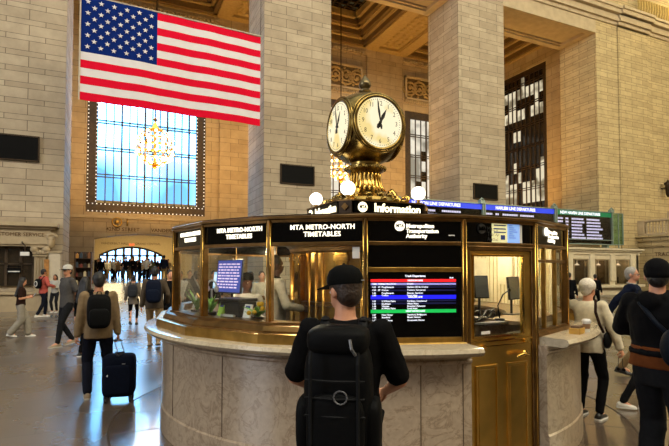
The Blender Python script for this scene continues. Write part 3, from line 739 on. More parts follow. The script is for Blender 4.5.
# cream pin-board wall behind the ticket clerk's desk
CREAM = mat('cream_board', 'd8cda8', .7, var=.12, scale=4)
G().rings(arc([(2.22, 1.23), (2.25, 1.23), (2.25, 2.08), (2.22, 2.08)], 72, 138, 20)).build('cream_screen', CREAM, booth)
g = G()
for ph in range(73, 138, 2): g.rings([[P(ph - .08, r, z) for r, z in ((2.212, 1.24), (2.222, 1.24), (2.222, 2.06), (2.212, 2.06))], [P(ph + .08, r, z) for r, z in ((2.212, 1.24), (2.222, 1.24), (2.222, 2.06), (2.212, 2.06))]])
g.build('screen_ribs', mat('rib_cream', 'a8996c', .7), booth)
for ph, z, w, h in ((92, 1.72, .34, .42), (112, 1.72, .32, .42), (126, 1.7, .3, .4)):
    m = Matrix.Translation(P(ph, 2.20, z)) @ Matrix.Rotation(R(ph), 4, 'Z')
    G().b2(-w / 2, w / 2, 0, .004, -h / 2, h / 2, m).build('pinned_paper', mat('cream_paper', 'd8cfae', .7), booth)
g = G(); m = Matrix.Translation(P(38, 1.35, 0)) @ Matrix.Rotation(R(38), 4, 'Z')
g.tube([m @ Vector((0, 0, 1.02)), m @ Vector((0, 0, 2.12))], .02, 8)
for j in range(5): g.sph(m @ Vector((.02 * (-1) ** j, 0, 2.05 - j * .05)), (.05, .03, .03), 8, 6)
g.build('bracket_post', BRONZE, booth, True)
# lamps under the booth ceiling
for ph in (-70, -30, 75, 150, 230):
    q = P(ph, 1.75, 2.105); o = G().lathe([(.0, -.01), (.10, -.008), (.11, .01), (.0, .015)], 20, c=q, cap=False).build('ceiling_lamp', glow('warm_lamp_lens', 'fff1d0', 6), booth, True)
for ph, pw in ((-65, 40), (-28, 18), (62, 40), (34, 18), (180, 30), (110, 30)):
    q = BM @ P(ph, 1.7, 2.04); point('booth_lamp_light', q, pw, (1.0, .86, .62), .08)

# ---- raised square sign on the roof, INFORMATION on each side
HA = .63
sg = thing('rooftop_sign', 'low black rooftop sign with cream Information lettering around the clock foot', 'sign', (CX, CY, 2.215))
def chamf(a, c): return [(-a + c, -a), (a - c, -a), (a, -a + c), (a, a - c), (a - c, a), (-a + c, a), (-a, a - c), (-a, -a + c)]
G().prism(chamf(HA - .03, .15), 0, .17).build('plinth', BRONZE, sg)
G().prism(chamf(HA + .02, .16), .165, .18).prism(chamf(HA - .04, .15), .18, .325).build('sign_body', BRONZE, sg)
G().prism(chamf(HA + .015, .16), .325, .34).build('sign_top', BRASS_OLD, sg)
for q in range(4):
    m = Matrix.Rotation(q * PI / 2, 4, 'Z'); L = HA - .155
    f = G().b2(-L, L, -HA + .005, -HA + .05, .18, .325, m).build('sign_face', GLOSSBLACK, sg)
    text('lettering', 'Information', .142, LETTER_Y, f, m @ Matrix.Translation((-.215, -HA, .25)), bold=.022, align='LEFT', sx=.98)
    roundel(f, m @ Matrix.Translation((0, -HA + .004, 0)), -.37, .253, .06, LETTER_Y, GLOSSBLACK)
    mc = m @ Matrix.Translation((-HA + .075, -HA + .075, 0)) @ Matrix.Rotation(-PI / 4, 4, 'Z')
    c = G().b2(-.08, .08, -.02, .02, .18, .325, mc).build('corner_block', BRONZE, sg)
    g = G().box((0, -.03, .255), (.06, .02, .06), 0, mc @ Matrix.Translation((0, 0, .255)) @ Matrix.Rotation(PI / 4, 4, 'Y') @ Matrix.Translation((0, 0, -.255)))
    g.build('rosette', BRASS_OLD, c)

# ---- four-faced clock
CZ0 = 2.555
ck = thing('four_faced_clock', 'ball-shaped brass clock with opal faces standing on the booth roof', 'clock', (CX, CY, CZ0))
PED = mat('clock_brass', '85703f', .24, 1.0, var=.45, scale=6, bump=.05)
cz = 3.585 - CZ0
prof = [(.56, 0), (.56, .02), (.49, .04), (.47, .075), (.39, .11), (.32, .14), (.27, .18), (.225, .23), (.195, .30), (.185, .36), (.195, .41), (.235, .435), (.265, .46), (.26, .49), (.20, .51), (.20, .56)]
sc_ = 1.08
prof = [(r, z * sc_) for r, z in prof]
G().lathe(prof, 40).build('pedestal', PED, ck, True, autosm=35)
g = G()                         # flutes, leaf and bead rings
for j in range(24):
    a = j * PI / 12
    g.tube([((r + .005) * cos(a), (r + .005) * sin(a), z) for r, z in prof[6:11]], .016, 6)
g.build('fluting', BRASS_SHINE, ck, True)
g = G()
for j in range(22):
    a = j * 2 * PI / 22; g.sph((.262 * cos(a), .262 * sin(a), .465 * sc_), .024, 8, 6)
for j in range(16):
    a = j * 2 * PI / 16; g.sph((.40 * cos(a), .40 * sin(a), .11 * sc_), (.05, .05, .035), 8, 6); g.sph((.5 * cos(a), .5 * sin(a), .05 * sc_), (.04, .04, .03), 8, 6)
g.build('bead_studs', PED, ck, True)
for q in range(4):              # scroll feet
    m = Matrix.Rotation(q * PI / 2 + PI / 4, 4, 'Z')
    pts = [m @ Vector((.34 + .18 * j / 9, 0, .16 * sc_ * (1 - j / 9) ** 1.6 + .03)) for j in range(10)] + [m @ Vector((.54 + .035 * sin(a), 0, .05 + .03 * (1 - cos(a)))) for a in (1, 2, 3, 4, 5)]
    G().tube(pts, [.045 - .0015 * j for j in range(15)], 8).build('scroll_foot', BRASS_SHINE, ck, True)
# body: a sphere cut flat on four sides
RS, FD = .512, .385
bm_ = bmesh.new(); bmesh.ops.create_uvsphere(bm_, u_segments=64, v_segments=48, radius=RS)
for nx_, ny_ in ((0, -1), (0, 1), (1, 0), (-1, 0)):
    bmesh.ops.bisect_plane(bm_, geom=bm_.verts[:] + bm_.edges[:] + bm_.faces[:], plane_co=(nx_ * FD, ny_ * FD, 0), plane_no=(nx_, ny_, 0), clear_outer=True)
bmesh.ops.holes_fill(bm_, edges=[e for e in bm_.edges if e.is_boundary])
for v in bm_.verts: v.co.z = v.co.z * .96 + cz
g = G(); g.bm.free(); g.bm = bm_; g.build('clock_body', PED, ck, True, autosm=30)
DIAL = lit_pane('opal_dial', 'f2d88e', 'fff3cc', 1.05, 3.2, .45)
NUM = mat('dial_numerals', '4a3c22', .6); HAND = mat('blued_hands', '0c0a08', .4)
FR = .322
for q in range(4):
    m = Matrix.Translation((0, 0, cz)) @ Matrix.Rotation(q * PI / 2, 4, 'Z') @ Matrix.Translation((0, -FD, 0))
    g = G()
    for rr_, t_, y_ in ((FR + .02, .028, -.0), (FR + .055, .016, .008)): g.tube([m @ Vector((rr_ * cos(a * PI / 24), y_, rr_ * sin(a * PI / 24) * .985)) for a in range(48)], t_, 8, closed=True)
    rim = g.build('bezel', PED, ck, True)
    dl = G().tube([m @ Vector((0, .01, 0)), m @ Vector((0, -.014, 0))], FR + .005, 48).build('dial', DIAL, ck)
    g = G()
    for j in range(60):
        a = j * PI / 30; L = .012 if j % 5 else .02
        g.box((0, 0, 0), (.006, .002, L), 0, m @ Matrix.Translation(((FR - .03) * sin(a), -.016, (FR - .03) * cos(a))) @ Matrix.Rotation(a, 4, 'Y'))
    g.build('minute_marks', NUM, dl)
    for h in range(1, 13):
        a = h * PI / 6; text('numeral', str(h), .083, NUM, dl, m @ Matrix.Translation((.24 * sin(a), -.017, .24 * cos(a))), ext=.001, sx=.85)
    for nm, a, L, w, dy in (('minute_hand', R(-9), .30, .014, -.03), ('hour_hand', R(27), .20, .022, -.024)):
        mm = m @ Matrix.Translation((0, dy, 0)) @ Matrix.Rotation(a, 4, 'Y')
        g = G(); g.rings([[mm @ Vector((x * w, y, z)) for x, z in ((-.6, -.09), (.6, -.09), (1.2, -.05), (.5, 0), (1.1, L * .45), (0, L), (-1.1, L * .45), (-.5, 0), (-1.2, -.05))] for y in (0, -.004)])
        g.build(nm, HAND, dl)
    G().tube([m @ Vector((0, -.012, 0)), m @ Vector((0, -.04, 0))], .018, 12).build('hub', HAND, dl)
zt = cz + RS * .96
G().lathe([(.20, -.07), (.15, -.03), (.09, -.01), (.07, .02), (.085, .035), (.085, .05), (.05, .06), (.045, .075), (.075, .10), (.085, .13), (.075, .17), (.045, .21), (.015, .25), (.005, .27)], 24, c=(0, 0, zt - .01)).build('acorn_finial', mat('finial_bronze', '6d6044', .3, .9, var=.3, scale=30), ck, True, autosm=40)
point('clock_glow', BM @ Vector((-.2, -.95, cz + CZ0)), 3, (1, .85, .5), .2)
# globe lamps on the roof corners
GL = glow('opal_globe', 'fff4da', 5.0)
for sx_, sy_, lab in ((-1, 1, 'small white globe lamp at the far left corner of the rooftop sign'), (-1, -1, 'white globe lamp standing before the clock pedestal'), (1, -1, 'white globe lamp above the right end of the Information sign'), (1, 1, 'white globe lamp hidden behind the clock pedestal')):
    t = thing('globe_lamp', lab, 'lamp', (CX + .5 * sx_, CY + .5 * sy_, 2.556), 0, 'globe lamps on the booth roof')
    G().sph((0, 0, .145), .088, 24, 16).build('globe', GL, t, True)
    G().lathe([(.05, 0), (.05, .02), (.02, .03), (.02, .055), (.035, .065)], 16).build('stem', BRASS, t, True, autosm=40)
    point('globe_light', (CX + .62 * sx_, CY + .62 * sy_, 2.76), 1.5, (1, .88, .66), .05)
# ------------------------------------------------------------------ flag
RED_ = mat('flag_red', 'd00f2e', .8, var=.05, scale=3, spec=.05); WH_ = mat('flag_white', 'd2ced2', .8, var=.04, scale=3, spec=.05); BL_ = mat('flag_blue', '0c2468', .8, var=.08, spec=.05)
FY = 20.6
fl = at_Y(81.5, 50, FY).x; frr = at_Y(260.5, 80, FY).x; fz1 = at_Y(258, 36.5, FY).z; fz0 = at_Y(258, 125.5, FY).z
flag = thing('american_flag', 'large stars and stripes flag hanging between two stone piers', 'flag', (0, FY, 0))
def fy(x, z): return .07 * (x - frr) + .04 * sin(x * 1.9 + z * .35) * (0.4 + (fz1 - z) / 6) + .015 * sin(x * 4.7 + 1)
def cloth_patch(x0, x1, z0, z1, nx, nz, m, name, off=0, th=.012):
    g = G(); rows = []
    front = [[Vector((x0 + (x1 - x0) * i / nx, fy(x0 + (x1 - x0) * i / nx, z0 + (z1 - z0) * j / nz) - off, z0 + (z1 - z0) * j / nz)) for i in range(nx + 1)] for j in range(nz + 1)]
    loops = [r + [v + Vector((0, th, 0)) for v in reversed(r)] for r in front]
    g.rings(loops); return g.build(name, m, flag, True, autosm=60)
fh = (fz1 - fz0) / 13; cxr = at_Y(156.5, 60, FY).x
for k in range(13):
    z1 = fz1 - k * fh; cloth_patch(fl if k >= 7 else cxr, frr, z1 - fh, z1, 60, 2, RED_ if k % 2 == 0 else WH_, 'stripe')
cloth_patch(fl, cxr, fz1 - 7 * fh, fz1, 40, 12, BL_, 'canton')
cw, chh = cxr - fl, 7 * fh
for r_ in range(9):
    for c_ in range(11):
        if (r_ + c_) % 2: continue
        x = fl + cw * (c_ + 1) / 12; z = fz1 - chh * (r_ + 1) / 10; rr = fh * .33
        m = Matrix.Translation((x, fy(x, z) - .02, z))
        G().rings([[m @ Vector(((rr if j % 2 == 0 else rr * .4) * sin(j * PI / 5), y, (rr if j % 2 == 0 else rr * .4) * cos(j * PI / 5))) for j in range(10)] for y in (0, -.015)]).build('star', WH_, flag)
G().tube([(fl - .05, fy(fl, fz1), fz1 + .03), (frr + .05, 0, fz1 + .03)], .035, 8).build('header_rod', mat('pale_webbing', 'b5aa98', .7), flag)
G().tube([(fl - .03, fy(fl, fz0), fz0), (fl - .03, fy(fl, fz1), fz1 + .03)], .03, 6).build('side_binding', mat('pale_webbing', 'b5aa98', .7), flag)
wx = at_Y(157.5, 10, FY).x
G().tube([(wx, fy(wx, fz1), fz1), (wx, fy(wx, fz1), 24)], .012, 6).tube([(fl, fy(fl, fz1), fz1), (fl, fy(fl, fz1), 24)], .012, 6).tube([(frr, 0, fz1), (frr, 0, 24)], .012, 6).build('hanging_wire', BRONZE, flag)

# ------------------------------------------------------------------ chandeliers
BULB = glow('chandelier_bulb', 'ffe2a0', 9.0)
CRY = mat('gilt_lamp_frame', 'c79a45', .3, .8, var=.2, emit='ffb84a', estr=0.0)
def chandelier(x, y, z, label):
    t = thing('globe_chandelier', label, 'chandelier', (x, y, z), 0, 'gallery chandeliers')
    g = G(); r0 = 1.08
    for k in range(12):
        a = k * PI / 6; g.tube([(r0 * cos(b) * cos(a), r0 * cos(b) * sin(a), r0 * 1.08 * sin(b)) for b in [(-.5 + j / 12) * PI * .96 for j in range(13)]], .035, 6)
    for b in (-.75, -.35, 0.02, .4, .8): g.tube([(r0 * cos(b) * cos(j * PI / 16), r0 * cos(b) * sin(j * PI / 16), r0 * 1.08 * sin(b)) for j in range(32)], .04 if abs(b) > .1 else .07, 6, closed=True)
    g.build('cage', CRY, t, True)
    b0_ = None
    for b, n_ in ((-1.15, 6), (-.75, 12), (-.35, 16), (0.02, 18), (.4, 14), (.8, 10)):
        for j in range(n_):
            a = (j + .5 * (b > 0)) * 2 * PI / n_
            if b0_ is None: b0_ = c_ = G().sph((0, 0, 0), .092, 8, 6).build('bulb', BULB, t, True)
            else: c_ = b0_.copy(); COL.objects.link(c_)
            c_.location = ((r0 + .05) * cos(b) * cos(a), (r0 + .05) * cos(b) * sin(a), r0 * 1.08 * sin(b))
    G().lathe([(.0, -1.45), (.05, -1.40), (.16, -1.3), (.1, -1.2), (.3, -1.1), (.1, -1.0), (.05, 0), (.1, .95), (.34, 1.12), (.2, 1.25), (.1, 1.45), (.03, 1.6)], 20).build('finials', CRY, t, True, autosm=40)
    G().tube([(0, 0, 1.5), (0, 0, ZC + 2.0 - z)], .04, 8).lathe([(.02, 1.9), (.14, 1.7), (.02, 1.55)], 10).build('chain', BRONZE, t)
    point('chandelier_light', (x, y, z + 1.9), 110, (1, .66, .28), .5); point('chandelier_light', (x, y - 1.8, z), 110, (1, .66, .28), .5)
c1 = at_Y(155, 147, 31.8); chandelier(c1.x, 31.8, c1.z, 'glowing globe chandelier hanging before the bright gallery window')
c2 = at_Y(341, 164, 31.8); chandelier(c2.x, 31.8, c2.z, 'glowing globe chandelier partly hidden behind the clock')

# ------------------------------------------------------------------ departure boards above the ticket windows
BY = 22.0
TZ_ = at_Y(600, 250, 21.7).z + .12
CASE = mat('board_case', '8fa39b', .25, .4); GLG = glass_mat('green_glass', (.72, .86, .80), 1.0)
def board(xa, xb, hcol, label, title):
    z0 = at_Y(565, 243.5, BY).z; z1 = at_Y(565, 209.5, BY).z
    t = thing('departure_board', label, 'board', ((xa + xb) / 2, BY, z0), 0, 'departure boards over the ticket windows'); w = (xb - xa) / 2; h = z1 - z0
    bd = G().b2(-w + .02, w - .02, .1, .6, 0, h).build('case', GLOSSBLACK, t)
    hd = G().b2(-w + .05, w - .05, .06, .1, h - .32, h - .02).build('header', glow('board_header_' + hcol, {'blue': '2038c8', 'green': '0b5c38'}[hcol], .9), t)
    text('lettering', title, .26, glow('board_text', 'dfe4f6', .95), hd, Matrix.Translation((-.4, .05, h - .18)), bold=.03)
    g = G(); rnd = random.Random(int(xa * 10))
    for r_ in range(7):
        z = h - .55 - r_ * .205
        for (a, b) in ((-w + .25, -w + .7), (-w + .95, -w + 1.2), (-w + 1.5, -w + 2.4 + rnd.random() * .5), (-w + 2.9, -w + 4.0 + rnd.random() * .5)):
            x = a
            while x < b:
                q = .07 + rnd.random() * .08; g.b2(x, min(x + q, b), .085, .1, z - .055, z + .055); x += q + .03
    g.build('rows', glow('board_rows', 'b9b6dc', .85), t)
    w -= .02; g = G(); g.b2(-w, w, -.02, .02, h - .02, h + .04).b2(-w, w, -.02, .02, .28, .33).b2(-w, w, -.02, .02, -.02, .04)
    for x in (-w + .05, w - .05): g.b2(x - .04, x + .04, -.03, .6, -.02, h + .1)
    g.b2(w - .3, w, -.12, .14, h + .0, h + .18).tube([(w - .3, 0, h + .18), (w - .15, 0, h + .32), (w - .02, -.05, h + .2)], .05, 6)
    g.b2(-w + .3, -w + .5, .1, .5, TZ_ - z0, 0).b2(w - .5, w - .3, .1, .5, TZ_ - z0, 0)
    g.build('frame', CASE, t)
    G().b2(-w, w, -.01, .01, .04, h - .34).build('front_glass', GLASS, t)
xs = [at_Y(484, 205, BY).x, at_Y(556, 208, BY).x, at_Y(613, 213, BY).x]
b0 = xs[0] - (xs[1] - xs[0])
board(b0, xs[0], 'blue', 'blue-headed departure board nearest the clock, partly hidden by the booth', 'HUDSON LINE DEPARTURES')
board(xs[0], xs[1], 'blue', 'blue-headed departure board between the other two boards', 'HARLEM LINE DEPARTURES')
board(xs[1], xs[2], 'green', 'green-headed departure board beside the stone wall', 'NEW HAVEN LINE DEPARTURES')
z0 = at_Y(565, 243.5, BY).z; z1 = at_Y(565, 209.5, BY).z
g = G().b2(xs[2] + .04, xs[2] + 1.0, -.0 + BY, BY + .02, z0, z1).b2(xs[2] + .98, xs[2] + 1.0, BY, BY + 1.2, z0, z1)
gb = g.build('glass_end_case', GLG); tag(gb, 'greenish glass end case joined to the green-headed board', 'glass case')
G().b2(xs[2] + .04, xs[2] + 1.0, BY - .02, BY + .03, z1 - .04, z1).b2(xs[2] + .04, xs[2] + 1.0, BY - .02, BY + .03, z0, z0 + .05).b2(xs[2] + .95, xs[2] + 1.02, BY - .03, BY + .04, z0, z1).b2(xs[2] + .5, xs[2] + .56, BY - .02, BY + .03, TZ_, z1).build('frame', CASE, gb)

# ------------------------------------------------------------------ ticket windows
TY = 21.7; TZ = at_Y(600, 250, TY).z; TX1 = at_Y(638, 252, TY).x; TX0 = 14.5
TS = mat('ticket_stone', 'd0c4a8', .5, var=.08, scale=4)
OPN = [(at_Y(a, 270, TY).x, at_Y(b, 270, TY).x) for a, b in ((573, 588), (595, 609), (615, 629))]
pitch = OPN[1][0] - OPN[0][0]; wdt = OPN[0][1] - OPN[0][0]
OPS = [(OPN[0][0] - pitch * k, OPN[0][0] - pitch * k + wdt) for k in range(8, 0, -1)] + OPN
OPS = [o for o in OPS if o[0] > TX0 + .3]
tz1 = at_Y(600, 259, TY).z; tz0 = at_Y(600, 285, TY).z
tw = struct(wall_with_holes('wall_ticket_office', TX0, TX1, TY, TY + .3, 0, TZ - .2, [(a, b, tz0, tz1) for a, b in OPS], TS))
struct(G().b2(TX0 - .1, TX1 + .25, TY - .3, YP, TZ, TZ + .12).b2(TX0 - .05, TX1 + .15, TY - .18, YP, TZ - .12, TZ).b2(TX0, TX1 + .05, TY - .08, YP, TZ - .3, TZ - .12).build('trim_12', TS))
struct(G().b2(TX1 - .2, TX1, TY, YP, 0, TZ - .2).build('wall_ticket_office', TS))
struct(G().b2(TX0, TX1, TY - .45, TY, tz0 - .15, tz0).b2(TX0, TX1, TY - .12, TY, 0, tz0 - .15).build('trim_13', TS))
struct(G().b2(TX0, TX1, TY + 1.6, TY + 1.7, 0, TZ - .2).build('wall_ticket_office', mat('ticket_interior', '6d5c44', .7)))
DARKG = glass_mat('smoked_glass', (.55, .52, .46), 1.0)
for i, (a, b) in enumerate(OPS):
    if b < at_Y(566, 270, TY).x - 4: continue
    vis = i - (len(OPS) - 3)
    w = thing('ticket_window', {0: 'ticket window nearest the booth', 1: 'ticket window between two others in the pale stone row', 2: 'ticket window at the right end of the pale stone row'}.get(vis, 'ticket window hidden behind the booth'), 'ticket window', ((a + b) / 2, TY, tz0), 0, 'ticket windows')
    hw = (b - a) / 2; h = tz1 - tz0
    G().b2(-hw, -hw + .07, -.06, .12, 0, h).b2(hw - .07, hw, -.06, .12, 0, h).b2(-hw, hw, -.06, .12, h - .07, h).b2(-hw, hw, -.06, .12, 0, .06).build('frame', mat('pale_bronze_frame', '9a8a6a', .4, .5), w)
    G().b2(-hw + .07, hw - .07, 0, .01, .06, h - .07).build('glass', DARKG, w)
    g = G()
    for x in (-hw * .5, hw * .35): g.lathe([(.02, .0), (.05, -.02), (.14, -.10), (.15, -.13), (.0, -.12)], 14, c=(x, .45, h - .28)).tube([(x, .45, h - .28), (x, .45, h + .1)], .01, 6)
    g.build('pendant_lamp', glow('ticket_lamp', 'fff0d8', 2.5), w, True)
    G().b2(-hw * .7, hw * .5, .5, .6, .1, .5).build('clerk_screen', SCREENOFF, w)
for x in (22, 25, 28, 31): point('ticket_light', (x, TY + .9, 2.3), 40, (1, .85, .6), .1)
g = G()
for a, b in OPS: g.b2(b + .1, b + (pitch - wdt) - .1, TY - .1, TY, .9, TZ - .3)
struct(g.build('trim_14', TS))

# ------------------------------------------------------------------ west balcony with balustrade
BX = 36.0
def bal(y): return at_X(650, y, BX).z
lz = bal(237); rz0 = bal(232.5); rz1 = bal(219.5)
struct(G().b2(BX, 45.7, -14, YP, lz - .3, lz).b2(BX + .15, 45.7, -14, YP, lz - .7, lz - .3).b2(BX - .15, 45.7, -14, YP, lz, lz + .12).build('wall_balcony', STONE_SMALL))
ab0, ab1 = at_X(669, 300, BX + .3).y - 7.0, at_X(652, 300, BX + .3).y
g = G(); g.b2(BX + .3, BX + .9, ab1, YP, 0, lz - .6).b2(BX + .3, BX + .9, -14, ab0, 0, lz - .6); N = 16; ac = (ab0 + ab1) / 2; ahw = (ab1 - ab0) / 2; at_ = bal(262)
for k in range(N):
    y0 = ab0 + (ab1 - ab0) * k / N; y1 = ab0 + (ab1 - ab0) * (k + 1) / N
    zz = lambda y: at_ - 1.3 + 1.9 * math.sqrt(max(0, 1 - ((y - ac) / ahw) ** 2)) * .75
    g.rings([[Vector((x, y0, zz(y0))), Vector((x, y1, zz(y1))), Vector((x, y1, lz - .6)), Vector((x, y0, lz - .6))] for x in (BX + .3, BX + .9)])
struct(g.build('wall_balcony_arch', STONE_SMALL))
g = G(); y = YP - 1.6
bl = thing('stone_balustrade', 'pale stone balustrade along the balcony edge above the TRACKS arch', 'balustrade', (BX + .3, 0, lz + .12))
H_ = rz1 - lz - .12
G().b2(-.15, .2, 8, YP, H_ - .16, H_).build('rail', STONE_PLAIN, bl, bevel=.03)
G().b2(-.15, .2, 8, YP, 0, .14).build('base', STONE_PLAIN, bl)
G().b2(-.17, .22, YP - .62, YP, .14, H_ - .16).build('end_block', STONE_PLAIN, bl)
first = None; k = 0; y = YP - .74
hb = H_ - .30
while y > 10:
    if first is None:
        first = G().lathe([(.06, 0), (.06, .06), (.035, .09), (.07, hb * .3), (.075, hb * .42), (.04, hb * .68), (.03, hb * .8), (.055, hb * .9), (.055, hb)], 12).build('baluster', STONE_PLAIN, bl, True, autosm=50); c = first
    else: c = first.copy(); COL.objects.link(c)
    c.location = (0, y, .14); y -= .23; k += 1
struct(G().b2(40, 40.3, 8, YP, lz, rz1 + .9).build('wall_parapet', STONE_PLAIN))
struct(text('trim_15', 'TRACKS 1-21', .42, INK, None, Matrix.Translation((BX + .27, at_X(672, 253, BX + .3).y, bal(254.5))) @ Matrix.Rotation(-PI / 2, 4, 'Z')))
q = at_X(649.5, 212, 39.5); s_ = thing('balcony_spotlight', 'small glowing wall lamp above the end of the balustrade', 'lamp', q)
G().sph((0, 0, 0), .10, 12, 8).build('bulb', glow('spot_bulb', 'fff0c8', 6), s_); G().b2(0, .5, -.03, .03, -.03, .03).build('arm', BRONZE, s_)
q = at_Y(668, 187, YP - .5); bkt = thing('wall_bracket_lamp', 'dark bracket lamp high on the stone wall above the balustrade', 'lamp', (q.x, YP - .5, q.z))
G().lathe([(.05, -.8), (.15, -.6), (.2, .1), (.28, .3), (.1, .45), (.02, .6)], 12).build('lantern', BRONZE, bkt, True); G().b2(-.05, .05, 0, .5, -.1, 0).build('arm', BRONZE, bkt)
point('arch_light', (BX + 3.5, ac, 3.2), 120, (1, .78, .45), .3)
struct(G().b2(BX + 6, BX + 6.2, 0, YP, 0, lz).build('wall_corridor', STONE_SMALL))

# ------------------------------------------------------------------ customer service portal on the left pier
PS = mat('portal_stone', 'a89677', .6, var=.1, scale=3, bump=.1)
def PZ(y, Y=YP - .6): return at_Y(20, y, Y).z
def PX(x, Y=YP - .6): return at_Y(x, 260, Y).x
p_ = struct(thing('door_2', None, None))
zt_, zb_ = PZ(222.5), PZ(246)
xl, xr = PX(-60), PX(50)
g = G().b2(xl, xr, YP - .62, YP, zb_ + .08, zt_ - .25).b2(xl, xr + .12, YP - .75, YP, zt_ - .25, zt_ - .15).b2(xl, xr + .28, YP - .9, YP, zt_ - .15, zt_).b2(xl, xr, YP - .55, YP, zb_, zb_ + .1)
struct(g.build('door_entablature', PS, p_))
pa, pb = PX(34), PX(46)
g = G().b2(pa, pb, YP - .55, YP, .0, zb_ - .05)
for k in range(4):
    x = pa + (pb - pa) * (k + .5) / 4; g.tube([(x, YP - .55, 1.1), (x, YP - .55, zb_ - .5)], .035, 6)
g.b2(pa - .05, pb + .05, YP - .62, YP, zb_ - .42, zb_ - .36)
for s_ in (pa, pb): g.sph((s_, YP - .6, zb_ - .13), (.15, .12, .13), 12, 8)
g.b2(pa - .12, pb + .12, YP - .68, YP, zb_ - .05, zb_ + .02)
for k in range(5): g.sph((pa + (pb - pa) * k / 4, YP - .62, zb_ - .25), (.07, .06, .1), 8, 6)
struct(g.build('door_pilaster', PS, p_))
g = G(); pts = [(pb + .18 + .20 * (1 - j / 16) * cos(j * .5), YP - .62, zt_ - .6 + .20 * (1 - j / 16) * sin(j * .5)) for j in range(16)]
g.tube(pts, .07, 6).sph((pb + .15, YP - .5, zt_ - .75), (.16, .2, .32), 12, 8)
struct(g.build('door_scroll', PS, p_, True))
struct(text('door_lettering', 'CUSTOMER SERVICE', .21, INK, p_, Matrix.Translation((PX(17), YP - .64, PZ(234.5)))))
dx0, dx1 = PX(-50), PX(33)
struct(G().b2(dx0, dx1, YP - .12, YP - .04, 1.0, zb_).build('door_glass', mat('dim_glass', '2c241b', .15, var=.5, scale=1.2, coat=.5), p_))
g = G()
for x in (4, 19, 32): X = PX(x); g.b2(X - .05, X + .05, YP - .2, YP - .05, 1.0, zb_)
g.b2(dx0, dx1, YP - .2, YP - .05, PZ(263) - .06, PZ(263)).b2(dx0, dx1, YP - .2, YP - .05, zb_ - .1, zb_)
struct(g.build('door_frame', BRONZE_W, p_))
struct(G().b2(PX(-60), PX(46), YP - .95, YP - .0, 0, PZ(294)).b2(PX(-60), PX(47), YP - 1.05, YP, PZ(294), PZ(291.5)).build('trim_16', PS))
o = G().b2(PX(6), PX(20), YP - .35, YP - .25, PZ(273), PZ(268)).b2(PX(6), PX(20), YP - .33, YP - .27, PZ(267), PZ(266)).build('hanging_board', BLACK); tag(o, 'dark hanging board with small pale marks inside the customer service opening', 'sign')
G().b2(PX(7), PX(19), YP - .36, YP - .35, PZ(272), PZ(271)).build('pale_marks', WHITE, o)
o = thing('projecting_sign', 'small white projecting sign hung under the portal lintel', 'sign', (PX(26), YP - .9, PZ(254)))
G().box((0, 0, 0), (.32, .08, .16)).build('face', WHITE, o, bevel=.02); G().tube([(0, 0, .08), (0, 0, .35), (-.12, .1, .45), (-.15, .3, .5)], .03, 6).build('bracket', BRONZE, o)
g = G(); x0, x1 = at_Y(49, 270, YP - 1.2).x, at_Y(61, 270, YP - 1.2).x; hh = at_Y(55, 253, YP - 1.2).z
o = G().b2(x0, x1, YP - 1.4, YP - .7, 0, hh).build('stone_kiosk', mat('pale_kiosk', 'bcb09a', .6, var=.06), bevel=.04); tag(o, 'pale stone kiosk block at the foot of the leftmost pier', 'kiosk')
G().b2(x0 - .05, x1 + .05, YP - 1.45, YP - .65, hh, hh + .06).build('cap', PS, o)
G().b2(x0 - .15, x0 + .02, YP - 1.44, YP - 1.1, 1.3, 2.1).build('poster_panel', mat('orange_poster', '9a6a32', .5, var=.4, scale=8), o)
# newspaper and goods rack at the passage mouth
RY = 28.5; x0, x1 = at_Y(75, 270, RY).x, at_Y(91, 270, RY).x; hh = at_Y(83, 250, RY).z
rk = thing('news_rack', 'dark wooden news rack crowded with small goods before the orange wall', 'rack', ((x0 + x1) / 2, RY, 0)); w = (x1 - x0) / 2
RKW = mat('rack_wood', '4a301a', .5, var=.2)
G().b2(-w, w, .3, .35, 0, hh - .1).build('back_panel', RKW, rk)
for x in (-w, w): G().b2(x - .03, x + .03, -.25, .35, 0, hh - .1).build('side_panel', RKW, rk)
rnd = random.Random(3)
GC = [mat('goods_%s' % c, c, .5) for c in ('a86a3a', 'd8c8a0', '7a2f22', '3a4a5a', 'c89040', '2a2420')]
for q in range(5):
    z = .35 + q * (hh - .5) / 4.6
    G().b2(-w, w, -.25, .3, z - .02, z).build('shelf', RKW, rk)
    for e in range(4):
        ci = (q * 2 + e * (1 + q % 2) + e // 2) % 6 if e else q % 6
        used = used | {ci} if e else {ci}
        while e and len(used) < e + 1: ci = (ci + 1) % 6; used = used | {ci}
        x = -w + w * (e + .5) / 2; h = .12 + rnd.random() * .16; ww = .09 + rnd.random() * .04
        o = G().b2(-ww / 2, ww / 2, -.05, .05, 0, h).lathe([(ww * .3, h), (ww * .2, h + .04), (0.01, h + .05)], 8).build('packet', GC[ci])
        o.location = (rk.location.x + x, RY - .1 + rnd.random() * .1, z); tag(o, '%s packet on the %s shelf of the dark news rack' % (('orange', 'cream', 'red', 'blue', 'yellow', 'black')[ci], ('lowest', 'second', 'middle', 'fourth', 'top')[q]), 'packet', 'packets on the news rack')
